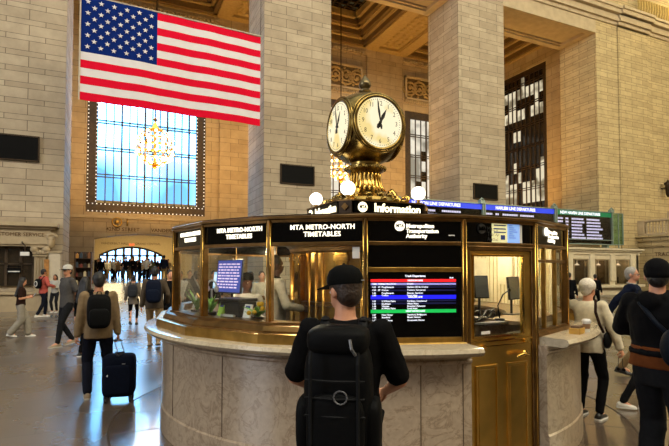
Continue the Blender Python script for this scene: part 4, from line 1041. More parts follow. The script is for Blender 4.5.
# ------------------------------------------------------------------ things inside the booth
def bpos(ph, r, z): return BM @ P(ph, r, z)
SCR_B = glow('screen_cyan', '5fb6e8', 1.2); SCR_W = glow('screen_white', 'cfe6f2', 1.1)
def monitor(ph, r, face, w, h, z, scr, label, tilt=0, arm=True, rows=None):
    q = bpos(ph, r, 1.22); t = thing('computer_monitor', label, 'monitor', q, BA + R(ph) + R(face), 'monitors inside the booth')
    M = Matrix.Translation((0, 0, z - 1.22)) @ Matrix.Rotation(R(tilt), 4, 'Y') @ Matrix.Rotation(R(-6), 4, 'X')
    G().b2(-w / 2, w / 2, -.012, .012, -h / 2, h / 2, M).b2(-w / 2 + .05, w / 2 - .05, .012, .03, -h / 2 + .05, h / 2 - .05, M).build('housing', SCREENOFF, t, bevel=.004)
    s = G().b2(-w / 2 + .01, w / 2 - .01, -.0145, -.012, -h / 2 + .012, h / 2 - .01, M).build('screen', scr, t)
    if rows:
        g = G(); rnd = random.Random(5)
        for k in range(9):
            zz = h / 2 - .05 - k * (h - .08) / 9
            x = -w / 2 + .03
            while x < w / 2 - .05: q_ = .02 + rnd.random() * .05; g.b2(x, min(x + q_, w / 2 - .03), -.0165, -.0145, zz - .007, zz + .007, M); x += q_ + .015
        g.build('print', rows, s)
    G().tube([(0, .03, 0), (0, .03, z - 1.22)], .014, 8).b2(-.09, .09, -.04, .1, 0, .012).build('stand', SCREENOFF, t)
    return t
PUR = glow('screen_purple', '3c4a9a', 1.0)
m_ = monitor(-48, 1.95, 12, .42, .36, 1.66, PUR, 'monitor showing a departures list under a pale blue band, in the panel left of centre', rows=glow('screen_pale_rows', 'e0c8e8', 1.1))
monitor(-71, 1.9, 10, .34, .22, 1.60, glow('screen_pale', '9cc8ea', .9), 'small pale monitor at the left end of the booth', rows=SCR_W)
monitor(27, 1.75, -8, .24, .22, 1.58, SCR_W, 'monitor with a pale blue screen at the left of the door window')
monitor(36.5, 1.7, -16, .15, .24, 1.58, mat('blank_screen', '59636b', .3), 'tall dark-screened monitor in the middle of the door window')
monitor(46, 1.7, -20, .18, .24, 1.55, mat('blank_screen', '59636b', .3), 'dark monitor behind the right edge of the door window')
monitor(66, 1.85, -20, .26, .26, 1.52, mat('blank_screen', '59636b', .3), 'dark monitor seen through the narrow right hand glass')
def at_booth(name, label, cat, ph, r, z, face=0, group=None): return thing(name, label, cat, bpos(ph, r, z), BA + R(ph) + R(face), group)
BLK = mat('black_plastic', '101113', .4); PAPER = mat('leaflet_paper', 'd8d6cc', .6)
t = at_booth('desk_scanner', 'black tilted desk arm and scanner behind the leftmost glass', 'scanner', -66, 2.15, 1.22, 20)
G().b2(-.17, .17, -.015, .015, -.05, .05, Matrix.Translation((0, 0, .30)) @ Matrix.Rotation(R(38), 4, 'Y')).build('head', BLK, t, bevel=.008); G().tube([(0, 0, 0), (0, .05, .15), (0, .01, .3)], .016, 8).lathe([(.09, 0), (.09, .015), (.02, .02)], 16).build('stand', BLK, t)
t = at_booth('leaflet_stand', 'wooden leaflet stand with cream sheets behind the leftmost glass', 'leaflet stand', -63, 2.2, 1.22, 0)
G().b2(-.07, .07, -.01, .01, 0, .24, Matrix.Rotation(R(14), 4, 'Y') @ Matrix.Rotation(R(-12), 4, 'X')).build('board', mat('pine_wood', 'c79a52', .5), t); G().b2(-.06, .06, -.015, -.01, .02, .22, Matrix.Rotation(R(14), 4, 'Y') @ Matrix.Rotation(R(-12), 4, 'X')).build('sheet', PAPER, t); G().b2(-.05, .05, 0, .09, 0, .015).build('foot', mat('pine_wood', 'c79a52', .5), t)
GR = mat('leaf_green', '5f9a36', .5, var=.3); YE = mat('yellow_flower', 'e0b020', .5)
def plant(ph, r, n, h, label, flowers):
    t = at_booth('potted_plant', label, 'plant', ph, r, 1.22); rnd = random.Random(ph)
    G().lathe([(.045, 0), (.06, .08), (.065, .09), (.05, .085)], 16).build('pot', BLK, t, True, autosm=40)
    g = G()
    for k in range(n):
        a = rnd.random() * 2 * PI; L = h * (.7 + rnd.random() * .4); sp = .05 + rnd.random() * .09
        pts = [Vector((sp * cos(a) * (u ** 1.5), sp * sin(a) * (u ** 1.5), .07 + L * u - .04 * u * u)) for u in (0, .25, .5, .75, 1)]
        ws = [.006, .022, .028, .02, .002]; sd = Vector((-sin(a), cos(a), 0))
        g.rings([[p_ - sd * w_, p_ + Vector((0, 0, .003)), p_ + sd * w_, p_ - Vector((0, 0, .003))] for p_, w_ in zip(pts, ws)])
    g.build('leaves', GR, t)
    if flowers:
        g = G()
        for k in range(7): g.sph((rnd.uniform(-.08, .08), rnd.uniform(-.06, .04), .12 + rnd.random() * .1), .022, 8, 6)
        g.build('flowers', YE, t)
plant(-53, 2.24, 9, .26, 'green leafy plant beside the second booth post', False)
plant(-44, 2.24, 9, .22, 'green leafy plant in front of the departures monitor', False)
plant(-26, 2.24, 10, .14, 'low plant with yellow flowers beside the third booth post', True)
t = at_booth('printer', 'black printer block under the departures monitor', 'printer', -37, 2.1, 1.22)
G().b2(-.15, .15, -.1, .12, 0, .2).b2(-.16, .16, -.11, .13, .2, .235).build('body', BLK, t, bevel=.01); G().b2(-.1, .1, -.13, -.10, .06, .08).build('paper_tray', WHITE, t)
t = at_booth('desk_phone', 'white telephone headset stand behind the second glass panel', 'phone', -50, 2.12, 1.22, 20)
G().lathe([(.06, 0), (.06, .01), (.01, .015), (.01, .3), (.02, .31)], 14).build('stand', WHITE, t, True); G().tube([(.07 * cos(a), 0, .33 + .07 * sin(a)) for a in [j * PI / 8 for j in range(9)]], .01, 8).sph((.07, 0, .31), (.02, .03, .035)).sph((-.07, 0, .31), (.02, .03, .035)).build('headset', WHITE, t, True)
t = at_booth('keyboard', 'dark keyboard on the desk seen through the door window', 'keyboard', 33, 2.15, 1.22); G().b2(-.16, .16, -.06, .06, .005, .022).build('keyboard_body', BLK, t, bevel=.004)
g = G()
for r_ in range(4):
    for c_ in range(12): g.box((-.14 + c_ * .0255, -.045 + r_ * .028, .025), (.02, .022, .006))
g.build('keys', mat('key_grey', '3a3c40', .5), t)
t = at_booth('desk_microphone', 'thin gooseneck microphone on the desk seen through the door window', 'microphone', 44, 1.95, 1.22)
G().lathe([(.05, 0), (.05, .02), (.01, .025)], 14).tube([(0, 0, .02), (0, .02, .15), (.03, -.02, .26), (.08, -.05, .3)], .006, 8).sph((.09, -.055, .305), .018).build('gooseneck', BLK, t, True)
t = at_booth('cable_tangle', 'tangle of dark cables on the desk under the monitors', 'cable', 38, 1.85, 1.22)
g = G(); rnd = random.Random(4)
for k in range(5):
    p0 = Vector((rnd.uniform(-.25, .25), rnd.uniform(-.05, .05), .01)); g.tube([p0 + Vector((.12 * sin(u * 1.3 + k), .05 * cos(u + k), .05 + .05 * sin(u * 2))) for u in [j * .5 for j in range(10)]], .006, 6)
tt = g.build('cable_strand', BLK, t, True)
# cup and brass box on the counter at the right
q = bpos(50, 2.62, 1.125); q = at_Z(586.5, 331.5, 1.125)
t = thing('paper_cup', 'white paper coffee cup with a lid on the right end of the counter', 'cup', q)
G().lathe([(.028, 0), (.040, .10), (.038, .10), (.0, .098)], 20).build('cup_wall', WHITE, t, True, autosm=40); G().lathe([(.043, .098), (.043, .11), (.036, .115), (.034, .122), (0, .122)], 20).build('lid', mat('white_lid', 'e4e4e2', .4), t, True, autosm=40)
G().lathe([(.0335, .03), (.0385, .078)], 20, cap=False).build('sleeve', mat('cup_sleeve', '8a6a48', .7), t, True)
q = at_Z(577, 333.5, 1.125)
t = thing('leaflet_box', 'yellow wooden leaflet box beside the paper cup on the counter', 'box', q, BA + R(50))
YB_ = mat('yellow_box', 'b0862c', .45, var=.2)
G().b2(-.075, .075, -.05, .05, 0, .055).build('body', YB_, t, bevel=.004); G().b2(-.06, .06, -.04, .04, .055, .075).build('leaflets', mat('brown_leaflet', '5a4028', .6), t)

for ph_, r_, col_, lab_ in ((-57, 2.22, 'f0e6c0', 'cream leaflet rack between the two plants'), (-40, 2.24, '9cc84a', 'lime green leaflet rack below the departures monitor'), (-31, 2.2, 'e8e8e4', 'white leaflet rack left of the yellow flowers')):
    t = at_booth('leaflet_rack', lab_, 'leaflet rack', ph_, r_, 1.22)
    Mr = Matrix.Rotation(R(-16), 4, 'X'); G().b2(-.05, .05, -.02, .03, 0, .06, Mr).b2(-.05, .05, .025, .03, 0, .16, Mr).build('holder', mat('clear_grey_holder', '9aa0a0', .2), t)
    G().b2(-.045, .045, -.008, .012, .005, .19, Mr).build('leaflets', mat('leaflet_' + col_, col_, .6), t); G().b2(-.03, .03, -.0095, -.008, .15, .175, Mr).build('print', mat('blue_print', '30468c', .5), t)
# ------------------------------------------------------------------ people
def cmat(name, col, rough=.9, **k): return mat(name, col, rough, var=.10, scale=25, bump=.12, spec=.08, **k)
SKIN = {'light': mat('skin_light', 'c98f70', .55, var=.05), 'tan': mat('skin_tan', 'a87050', .55, var=.05), 'dark': mat('skin_dark', '4a2c1e', .5, var=.05)}
HAIR = {'black': mat('hair_black', '0e0b0a', .5, var=.4, scale=60, bump=.4), 'brown': mat('hair_brown', '2c1d14', .5, var=.4, scale=60, bump=.4), 'white': mat('hair_white', 'e0d8cc', .6, var=.15, scale=60, bump=.4), 'grey': mat('hair_grey', '9a958d', .6, var=.2, scale=60, bump=.4)}
EYEW = mat('eye_white', 'd8d4cc', .3); EYED = mat('eye_dark', '120c08', .2)
def ik(a, b, l1, l2, pole):
    a, b = Vector(a), Vector(b); d = b - a; L = min(d.length, (l1 + l2) * .999); d.normalize()
    x = (l1 * l1 - l2 * l2 + L * L) / (2 * L); h = math.sqrt(max(0, l1 * l1 - x * x))
    p = Vector(pole); p = p - d * p.dot(d); p.normalize()
    return a + d * x + p * h, a + d * L
def hand(g, w, d, n, curl=.4, s=1.0, side=1):
    # palm along d, palm normal n (fingers close towards n); thumb on +side of d x n
    d = d.normalized(); n = (n - d * n.dot(d)).normalized(); b = d.cross(n) * side
    pc = w + d * .045 * s
    g.caps(w + d * .01 * s, w + d * .07 * s, .026 * s, .034 * s, 10, .55, b)
    for k, (o, L) in enumerate(((.028, .072), (.010, .080), (-.009, .074), (-.027, .058))):
        p = w + d * .082 * s + b * o * s; dirn = d; r = .0095 * s; a = 0
        for q, f in enumerate((.45, .32, .25)):
            a += curl * (.7 if q == 0 else 1.0); dd = (d * cos(a) + n * sin(a)); p2 = p + dd * L * f * s
            g.caps(p, p2, r, r * .9, 8); p = p2; r *= .9
    p = w + d * .03 * s + b * .03 * s; p2 = p + (d * .6 + b * .7 + n * .35).normalized() * .035 * s; p3 = p2 + (d * .9 + b * .1 + n * (.3 + curl)).normalized() * .03 * s
    g.caps(p, p2, .012 * s, .0105 * s, 8); g.caps(p2, p3, .0105 * s, .009 * s, 8)
def person(name, label, pos, face, H, look, aL=(.10, .0, .0), aR=(-.10, .0, .0), wL=None, wR=None, poleL=None, poleR=None, lean=0, head=(0, 0), curl=.4,
           vox=.012, bw=1.0, drop=.02, group=None, cvox=None):
    """facing +Y, right hand at -X... left side is -X in local space: L = -X, R = +X. face: degrees clockwise from walking straight away."""
    s = H / 1.75; rz = -math.atan2(pos[0], pos[1]) - R(face)
    hipz = .92 * s - drop; cv = cvox or vox * 1.2
    UP = Matrix.Translation((0, 0, hipz)) @ Matrix.Rotation(-R(lean), 4, 'X') @ Matrix.Translation((0, 0, -hipz))
    U = lambda x, y, z: UP @ Vector((x * s, y * s, z * s - drop))
    legs = []
    for sx, a in ((-1, aL), (1, aR)):
        hp = Vector((sx * .092 * s * (.5 + .5 * bw), 0, hipz)); ax, ay, az_ = (a + (0,))[:3] if len(a) < 3 else a[:3]
        an = Vector((sx * abs(ax) * s if True else ax, ay * s, (.085 + az_) * s)); kn, an = ik(hp, an, .425 * s, .425 * s, (sx * .15, 1, 0)); legs.append((hp, kn, an))
    arms = []
    for sx, w, pl in ((-1, wL, poleL), (1, wR, poleR)):
        sh = U(sx * .172 * bw, -.01, 1.415); w = w or (sx * .27, .03, .86); wv = U(*w); el, wv = ik(sh, wv, .285 * s, .255 * s, (UP.to_3x3() @ Vector(pl or (sx * .5, -1, 0)))); arms.append((sh, el, wv))
    yaw_, pit = head
    HM = Matrix.Translation(U(0, .0, 1.50)) @ Matrix.Rotation(-R(yaw_), 4, 'Z') @ Matrix.Rotation(-R(pit), 4, 'X') @ Matrix.Diagonal((s, s, s, 1))
    hv = lambda x, y, z: HM @ Vector((x, y, z))
    # body
    g = G()
    ring = lambda rows, infl=0: g_.rings([[U((rx * bw + infl) * cos(a) , yo + (ry + infl) * sin(a), z) for a in [j * PI / 10 for j in range(20)]] for z, rx, ry, yo in rows])
    TOR = [(.84, .10, .09, 0), (.88, .150, .105, -.005), (.94, .165, .118, -.008), (1.02, .150, .105, 0), (1.12, .145, .100, .006), (1.22, .158, .112, .008), (1.32, .172, .118, .004), (1.40, .165, .100, -.004), (1.45, .115, .078, -.008), (1.485, .06, .06, -.008)]
    g_ = g; ring([(z, rx - .012, ry - .012, yo) for z, rx, ry, yo in TOR])
    for hp, kn, an in legs: g.caps(hp, kn, .082 * s, .052 * s); g.caps(kn, an, .052 * s, .034 * s); g.caps(an, an + Vector((0, .10 * s, -.045 * s)), .034 * s, .028 * s)
    for sx, (sh, el, wv) in zip((-1, 1), arms):
        g.caps(sh, el, .05 * s, .037 * s); g.caps(el, wv, .039 * s, .026 * s)
        d = (wv - el).normalized(); inw = Vector((-sx, 0.15, 0)); hand(g, wv, d, inw, curl, s, side=-sx if d.z < -.3 else sx)
    g.caps(U(0, -.012, 1.42), hv(0, .0, .05), .062 * s, .055 * s)
    bmh = Matrix.Identity(4)
    g.sph((0, -.008, .145), (.074, .094, .098), 20, 14, HM); g.sph((0, .028, .085), (.058, .062, .072), 16, 12, HM)
    g.caps(hv(0, .05, .055), hv(0, .066, .045), .03 * s, .022 * s); g.caps(hv(0, .080, .135), hv(0, .098, .100), .010 * s, .015 * s, 8)
    g.caps(hv(-.03, .078, .148), hv(.03, .078, .148), .012 * s, .012 * s, 8); g.caps(hv(-.02, .088, .068), hv(.02, .088, .068), .009 * s, .009 * s, 8)
    for sx in (-1, 1): g.sph((sx * .076, -.005, .115), (.012, .022, .033), 10, 8, HM)
    body = remesh(g, name, SKIN[look.get('skin', 'light')], None, vox, 2)
    body.location = (pos[0], pos[1], pos[2] if len(pos) > 2 else 0); body.rotation_euler = (0, 0, rz)
    tag(body, label, 'person', group)
    for sx in (-1, 1):
        e = G().sph((sx * .030, .073, .122), (.013, .010, .009), 10, 8, HM).build('eye', EYEW, body, True)
        G().sph((sx * .030, .0815, .122), (.0055, .003, .0055), 8, 6, HM).build('pupil', EYED, e, True)
    # hair
    hr = look.get('hair', 'black'); st = look.get('style', 'short'); hm = HAIR[hr]
    if st != 'none':
        g = G(); g.sph((0, -.018, .158), (.084, .094, .098), 20, 14, HM); g.sph((0, -.04, .115), (.074, .068, .082), 16, 12, HM)
        if st == 'fluffy': g.sph((0, -.02, .165), (.098, .105, .10), 20, 14, HM)
        if st == 'long':
            for x in (-.055, 0, .055): g.caps(hv(x, -.05, .13), U(x * 1.6, -.12, 1.22), .05 * s, .045 * s)
            for x in (-1, 1): g.caps(hv(x * .07, 0, .14), U(x * .10, -.02, 1.34), .028 * s, .03 * s)
        if st == 'bob':
            for x in (-1, 0, 1): g.caps(hv(x * .06, -.035, .12), hv(x * .07, -.04, .03), .045 * s, .04 * s)
        if st == 'bun': g.sph((0, -.11, .20), .045, 12, 8, HM)
        remesh(g, 'hair', hm, body, vox, 2)
    if look.get('beard'):
        g = G(); g.sph((0, .035, .06), (.06, .06, .05), 14, 10, HM); remesh(g, 'beard', hm, body, vox, 2)
    # headwear
    cp = look.get('cap')
    if cp:
        cm, back = cp; g = G()
        g.lathe([(.095, .155), (.099, .175), (.096, .205), (.082, .235), (.05, .256), (.01, .264)], 24, cap=False); g.lathe([(.088, .155), (.09, .20), (.05, .245), (.01, .252)], 24, cap=False)
        g.sph((0, 0, .264), .009, 8, 6)
        T = HM @ Matrix.Translation((0, -.010, 0)) @ Matrix.Diagonal((.92, 1.08, 1, 1))
        for v in g.bm.verts: v.co = T @ v.co
        c = g.build('cap', cm, body, True, autosm=50)
        sg_ = -1 if back else 1; pts = []
        g = G(); rows = []
        for j in range(9):
            a = (-60 + 15 * j); ca, sa = cos(R(a)), sin(R(a))
            i_ = Vector((.09 * sa, .092 * ca, .162)); o_ = Vector((.088 * sa, (.10 + .085 * ca ** .6 if ca > 0 else .1), .150 - .012 * (1 - ca)))
            rows.append([HM @ Vector((p_.x, sg_ * p_.y - .01, p_.z + dz)) for p_, dz in ((i_, .0), (o_, .0), (o_, -.006), (i_, -.006))])
        g.rings(rows).build('cap_brim', look.get('brim', cm), c, True, autosm=40)
    if look.get('beanie'):
        g = G(); g.sph((0, -.012, .17), (.090, .105, .092), 20, 14, HM); g.sph((0, -.03, .14), (.087, .09, .06), 20, 12, HM); remesh(g, 'beanie', look['beanie'], body, vox, 2)
    if look.get('glasses'):
        g = G()
        for sx in (-1, 1):
            g.tube([hv(sx * .032 + .022 * cos(a), .092, .122 + .016 * sin(a)) for a in [j * PI / 6 for j in range(12)]], .0025 * s, 6, closed=True)
            g.tube([hv(sx * .054, .092, .126), hv(sx * .078, .05, .126), hv(sx * .08, -.01, .122)], .0025 * s, 6)
        g.tube([hv(-.01, .095, .124), hv(.01, .095, .124)], .0025 * s, 6); g.build('glasses', BLK, body)
    # trousers or skirt
    tr = look['legs']; tw = look.get('legw', .0)
    g = G(); g_ = g
    ring([(z, rx + .004, ry + .005, yo) for z, rx, ry, yo in [(.80, .12, .09, 0)] + TOR[1:4]])
    for hp, kn, an in legs:
        e_ = look.get('legend', 1.0)
        if e_ >= 1:
            g.caps(hp + Vector((0, 0, -.02)), kn, .097 * s, (.066 + tw) * s); g.caps(kn, an + (kn - an) * .06, (.066 + tw) * s, (.052 + tw * 1.3) * s)
        else: g.caps(hp + Vector((0, 0, -.02)), hp.lerp(kn, e_), .097 * s, .085 * s)
    remesh(g, 'trousers' if look.get('legend', 1) >= 1 else 'shorts', tr, body, cv, 2, .014 if cv < .02 else 0, .09)
    # top
    tp = look['top']; th = look.get('thick', .012); hem = look.get('hem', .86); g = G(); g_ = g
    ring([(hem, .158 + th, .112 + th, -.004), (max(hem + .03, .92), .160 + th, .115 + th, -.005)] + [(z, rx + th, ry + th, yo) for z, rx, ry, yo in TOR[3:-1]] + [(1.478, .066, .062, -.008)])
    sl = look.get('sleeve', 1.0)
    for sh, el, wv in arms:
        g.sph(sh, (.050 + th) * s, 14, 10)
        if sl >= 1: g.caps(sh, el, (.048 + th) * s, (.040 + th) * s); g.caps(el, el.lerp(wv, .93), (.040 + th) * s, (.030 + th) * s)
        elif sl > .5: g.caps(sh, sh.lerp(el, .86), (.050 + th) * s, (.048 + th) * s)
        else: g.caps(sh, sh.lerp(el, .72), (.052 + th) * s, (.050 + th) * s)
    if look.get('hood'):
        g.tube([U(.085 * cos(a), -.03 + .085 * sin(a), 1.47 + .02 * sin(a)) for a in [j * PI / 6 for j in range(12)]], .035 * s, 10, closed=True); g.sph(U(0, -.12, 1.44), (.09 * s, .05 * s, .07 * s))
    remesh(g, look.get('topname', 'shirt'), tp, body, cv, 2, .016 if cv < .02 else 0, .10)
    if look.get('under'):        # a longer shirt hanging out under the jacket
        g = G(); g_ = g; h2 = look['underhem']; ring([(h2, .172 + th * .7, .115 + th * .7, -.004), (h2 + .05, .16 + th * .7, .115 + th * .7, -.005), (hem + .06, .158 + th * .6, .112 + th * .6, 0)]); remesh(g, 'undershirt', look['under'], body, cv, 2, .01, .1)
    if look.get('collar'):
        G().tube([U(.064 * cos(a), -.008 + .06 * sin(a), 1.482 + .012 * sin(a + PI)) for a in [j * PI / 8 for j in range(16)]], .013 * s, 8, closed=True).build('collar', look['collar'], body, True)
    # shoes
    for hp, kn, an in legs:
        sh = look['shoes']; dirn = 1
        pit_ = 0 if an.z < .12 * s else R(min(60, (an.z / s - .085) * 260))
        M = Matrix.Translation(an) @ Matrix.Rotation(-pit_, 4, 'X') @ Matrix.Translation((0, 0, -.085 * s)) @ Matrix.Diagonal((s, s, s, 1))
        g = G(); prof = [(-.075, .030, .060), (-.06, .038, .085), (-.02, .040, .095), (.03, .042, .085), (.09, .048, .062), (.14, .046, .048), (.175, .030, .036), (.185, .012, .028)]
        g.rings([[M @ Vector((w_ * cos(a), y_, .022 + (h_ - .022) * max(0, sin(a)) - .008 * max(0, -sin(a)))) for a in [j * PI / 7 for j in range(14)]] for y_, w_, h_ in prof])
        so = g.build('shoe', sh, body, True, autosm=60)
        g = G(); g.rings([[M @ Vector((w_ * 1.06 * x, y_, z_)) for x, z_ in ((-1, 0), (1, 0), (1, .022), (-1, .022))] for y_, w_, h_ in [(-.08, .026, 0)] + prof[1:-1] + [(.19, .015, 0)]]).build('sole', look.get('sole', WHITE), so)
    return body, U, arms, HM
def backpack(label, body, U, col, w=.30, h=.44, d=.16, zc=1.22, big=False, roundy=False, yoff=.0, straps=True, strapmat=None, acc=None):
    t = bpy.data.objects.new('backpack', None); COL.objects.link(t); t.matrix_world = Matrix.Translation(body.location) @ Matrix.Rotation(body.rotation_euler.z, 4, 'Z')
    tag(t, label, 'backpack')
    y0 = -.125 - yoff
    def blob(cx, cy, cz, sx, sy, sz, p=.62):
        g = G(); rows = []
        for i in range(13):
            v = -PI / 2 + PI * i / 12; r = []
            for j in range(24):
                u = 2 * PI * j / 24; f = lambda q, e: math.copysign(abs(q) ** e, q)
                r.append(U(cx + sx / 2 * f(cos(v), p) * f(cos(u), p), cy + sy / 2 * f(cos(v), p) * f(sin(u), p), cz + sz / 2 * f(sin(v), .55)))
            rows.append(r)
        g.rings(rows); return g
    p = .9 if roundy else .5
    blob(0, y0 - d / 2, zc, w, d, h, p).build('main_compartment', col, t, True)
    if not roundy: blob(0, y0 - d - .01, zc - h * .17, w * .82, .07, h * .52, .5).build('front_pocket', col, t, True)
    if big:
        blob(0, y0 - d / 2, zc + h * .48, w * .9, d * 1.1, .13, .5).build('top_lid', col, t, True)
        for sx in (-1, 1): blob(sx * w * .5, y0 - d / 2, zc - .12, .08, d * .8, h * .45, .6).build('side_pocket', col, t, True)
        for zz in (zc + .12, zc + .04, zc - .04): G().tube([U(-w * .42, y0 - d - .03, zz), U(0, y0 - d - .045, zz + .0), U(w * .42, y0 - d - .03, zz)], .006, 6).build('compression_strap', strapmat or col, t)
        for sx in (-1, 1): G().tube([U(sx * w * .33, y0 - d - .035, zc + h * .42), U(sx * w * .33, y0 - d - .05, zc + .2), U(sx * w * .33, y0 - d - .04, zc - .2)], .009, 6).build('lid_strap', strapmat or col, t)
        for sx in (-1, 1): G().tube([U(sx * w * .5, y0, zc - h * .38), U(sx * .19, -.02, 1.0), U(sx * .12, .11, 1.0)], .016, 8).build('hip_belt', col, t)
        G().tube([U(w * .22, y0 - d - .045, zc + .31), U(w * .25, y0 - d - .06, zc + .27), U(w * .30, y0 - d - .045, zc + .24)], .007, 8).build('buckle', mat('grey_buckle', '55565a', .3), t)
        G().tube([U(0.03 + .03 * cos(a), y0 - d - .05, zc + .05 + .03 * sin(a)) for a in [j * PI / 6 for j in range(12)]], .004, 6, closed=True).build('round_badge', mat('grey_buckle', '55565a', .3), t)
    if acc: acc(t, y0, d)
    if straps:
        for sx in (-1, 1):
            G().caps(U(sx * .085, y0 - .01, zc + h * .42), U(sx * .10, -.055, 1.475), .024, .026, 10, .45, Vector((1, 0, 0))).caps(U(sx * .10, -.055, 1.475), U(sx * .115, .06, 1.455), .026, .024, 10, .45, Vector((1, 0, 0))).caps(U(sx * .115, .06, 1.455), U(sx * .125, .128, 1.28), .024, .022, 10, .45, Vector((1, 0, 0))).caps(U(sx * .125, .128, 1.28), U(sx * .165, .02, 1.05), .022, .012, 10, .45, Vector((1, 0, 0))).build('shoulder_strap', strapmat or col, t, True)
    G().tube([U(-.03, y0 - .02, zc + h * .5 - .01), U(-.02, y0 - .02, zc + h * .5 + .03), U(.02, y0 - .02, zc + h * .5 + .03), U(.03, y0 - .02, zc + h * .5 - .01)], .008, 6).build('grab_handle', col, t, True)
    return t
def spot(px, dist, z=0):                 # place on the floor under image column px at view depth dist
    d = ray(px, 268); q = EYEP + d * dist; return (q.x, q.y, z)
BLACKC = cmat('black_cloth', '0c0c0e'); BLACKN = cmat('black_nylon', '0a0b0d', .6); JEAN = cmat('dark_jeans', '141722'); NAVY = cmat('navy_cloth', '141a2c'); TANC = cmat('tan_cloth', '7d6a50'); GREYC = cmat('grey_marl', '4c4a49')
LGREY = cmat('light_grey_cloth', 'a6a39c'); KHAKI = cmat('khaki_cloth', '8a7454'); CREAMC = cmat('cream_cloth', 'd2c8b0'); CORAL = cmat('coral_cloth', 'b4564c'); DBROWN = cmat('dark_brown_cloth', '2c1d18'); GTROU = cmat('grey_trousers', '8b8579'); RUST = cmat('rust_brown_cloth', '5e3318'); CHAR = cmat('charcoal_cloth', '1d1e21')
WSH = mat('white_shoe', 'd0ccc4', .5); BSH = mat('black_shoe', '0d0d0e', .4); TSH = mat('tan_shoe', '8d7a62', .6); BSOLE = mat('black_sole', '0b0b0b', .6); GSOLE = mat('grey_sole', 'a8a69e', .6)
CAPB = cmat('black_cap_twill', '090a0a', .8); CAPW = cmat('white_cap_mesh', 'bdbab2', .8)

# 1 the man in front with the cap and big pack
b, U, A, HM = person('person', 'person in black cap and black tee facing the booth, wearing a large black backpack', spot(346, 2.62), 8, 1.775,
    dict(skin='light', hair='brown', top=BLACKC, legs=CHAR, shoes=BSH, sole=BSOLE, cap=(CAPB, False), sleeve=.7, thick=.018, hem=.9),
    wL=(-.20, .24, 1.04), wR=(.20, .25, 1.04), poleL=(-1, -.9, -.9), poleR=(1, -.9, -.9), head=(-46, 6), vox=.008, bw=1.08, lean=-1)
backpack('large black trekking backpack on the person in the black cap', b, U, BLACKN, .33, .60, .22, 1.12, big=True, strapmat=cmat('black_webbing', '18191b', .5))
text('cap_logo', 'TITLEIST', .014, mat('grey_thread', '8a8c90', .6), b, HM @ Matrix.Translation((.055, -.10, .170)) @ Matrix.Rotation(R(28), 4, 'Z')) if False else None
G().b2(-.016, .016, -.002, .002, -.003, .003, HM @ Matrix.Translation((.045, -.105, .172)) @ Matrix.Rotation(R(24), 4, 'Z')).build('cap_tab', mat('grey_thread', '8a8c90', .6), b)

# 2 tan shirt with suitcase
p2 = at_Z(97, 398, 0)
b, U, A, HM = person('person', 'person in tan long-sleeved shirt and dark trousers wheeling a navy suitcase', p2, -2, 1.72,
    dict(skin='tan', hair='black', top=TANC, legs=JEAN, shoes=TSH, sole=GSOLE, thick=.020, hem=.84, legw=.008), aL=(.12, .02), aR=(.13, -.02),
    wL=(-.26, .02, .86), wR=(.26, .06, .83), curl=.7, vox=.01, bw=1.02)
backpack('plain black backpack on the person in the tan shirt', b, U, BLACKN, .30, .46, .16, 1.22)
hw_ = b.matrix_basis @ A[1][2]
NV = mat('navy_suitcase_cloth', '080e1c', .85, var=.15, scale=30, bump=.15, spec=.08)
sc_z = -math.atan2(p2.x, p2.y) - R(12)
q = at_Z(119, 401, 0)
st = thing('suitcase', 'navy soft-sided wheeled suitcase beside the person in the tan shirt', 'suitcase', (q.x, q.y, 0), sc_z)
g = G()
f = lambda q_, e: math.copysign(abs(q_) ** e, q_)
rows = []
for i in range(15):
    v = -PI / 2 + PI * i / 14
    rows.append([Vector((.20 * f(cos(v), .25) * f(cos(u), .3), .12 * f(cos(v), .25) * f(sin(u), .3), .345 + .275 * f(sin(v), .35))) for u in [j * PI / 14 for j in range(28)]])
g.rings(rows).build('shell', NV, st, True)
g = G(); rows = []
for i in range(11):
    v = -PI / 2 + PI * i / 10
    rows.append([Vector((.165 * f(cos(v), .3) * f(cos(u), .3), -.115 + .03 * f(cos(v), .3) * f(sin(u), .3), .30 + .19 * f(sin(v), .4))) for u in [j * PI / 12 for j in range(24)]])
g.rings(rows).build('front_pocket', NV, st, True)
G().b2(.05, .09, -.128, -.12, .50, .51).build('badge', mat('silver_badge', 'a0a4aa', .3, .8), st); G().tube([(-.11, -.128, .34), (-.125, -.15, .36), (-.11, -.128, .38)], .008, 6).build('side_handle', mat('silver_badge', 'a0a4aa', .3, .8), st)
G().tube([(.0, -.12, .61), (-.05, -.02, .64), (.05, -.02, .64), (0, -.12, .61)], .012, 6).build('top_handle', BLK, st)
for x, y in ((-.15, -.08), (-.15, .08), (.15, -.08), (.15, .08)):
    w_ = G().tube([(x - .014, y, .028), (x + .014, y, .028)], .028, 16).build('wheel', BSH, st, True, autosm=40); G().b2(x - .02, x + .02, y - .02, y + .02, .03, .085).build('wheel_fork', BLK, w_)
mi = (Matrix.Translation(st.location) @ Matrix.Rotation(sc_z, 4, 'Z')).inverted(); hl = mi @ (hw_ + Vector((0, 0, -.10)))
G().tube([(-.03, .08, .60), hl + Vector((-.04, 0, -.01))], .007, 8).tube([(.05, .08, .60), hl + Vector((.04, 0, -.01))], .007, 8).caps(hl + Vector((-.055, 0, 0)), hl + Vector((.055, 0, 0)), .014, .014).build('telescopic_handle', mat('handle_alloy', '6a6c70', .35, .8), st, True)

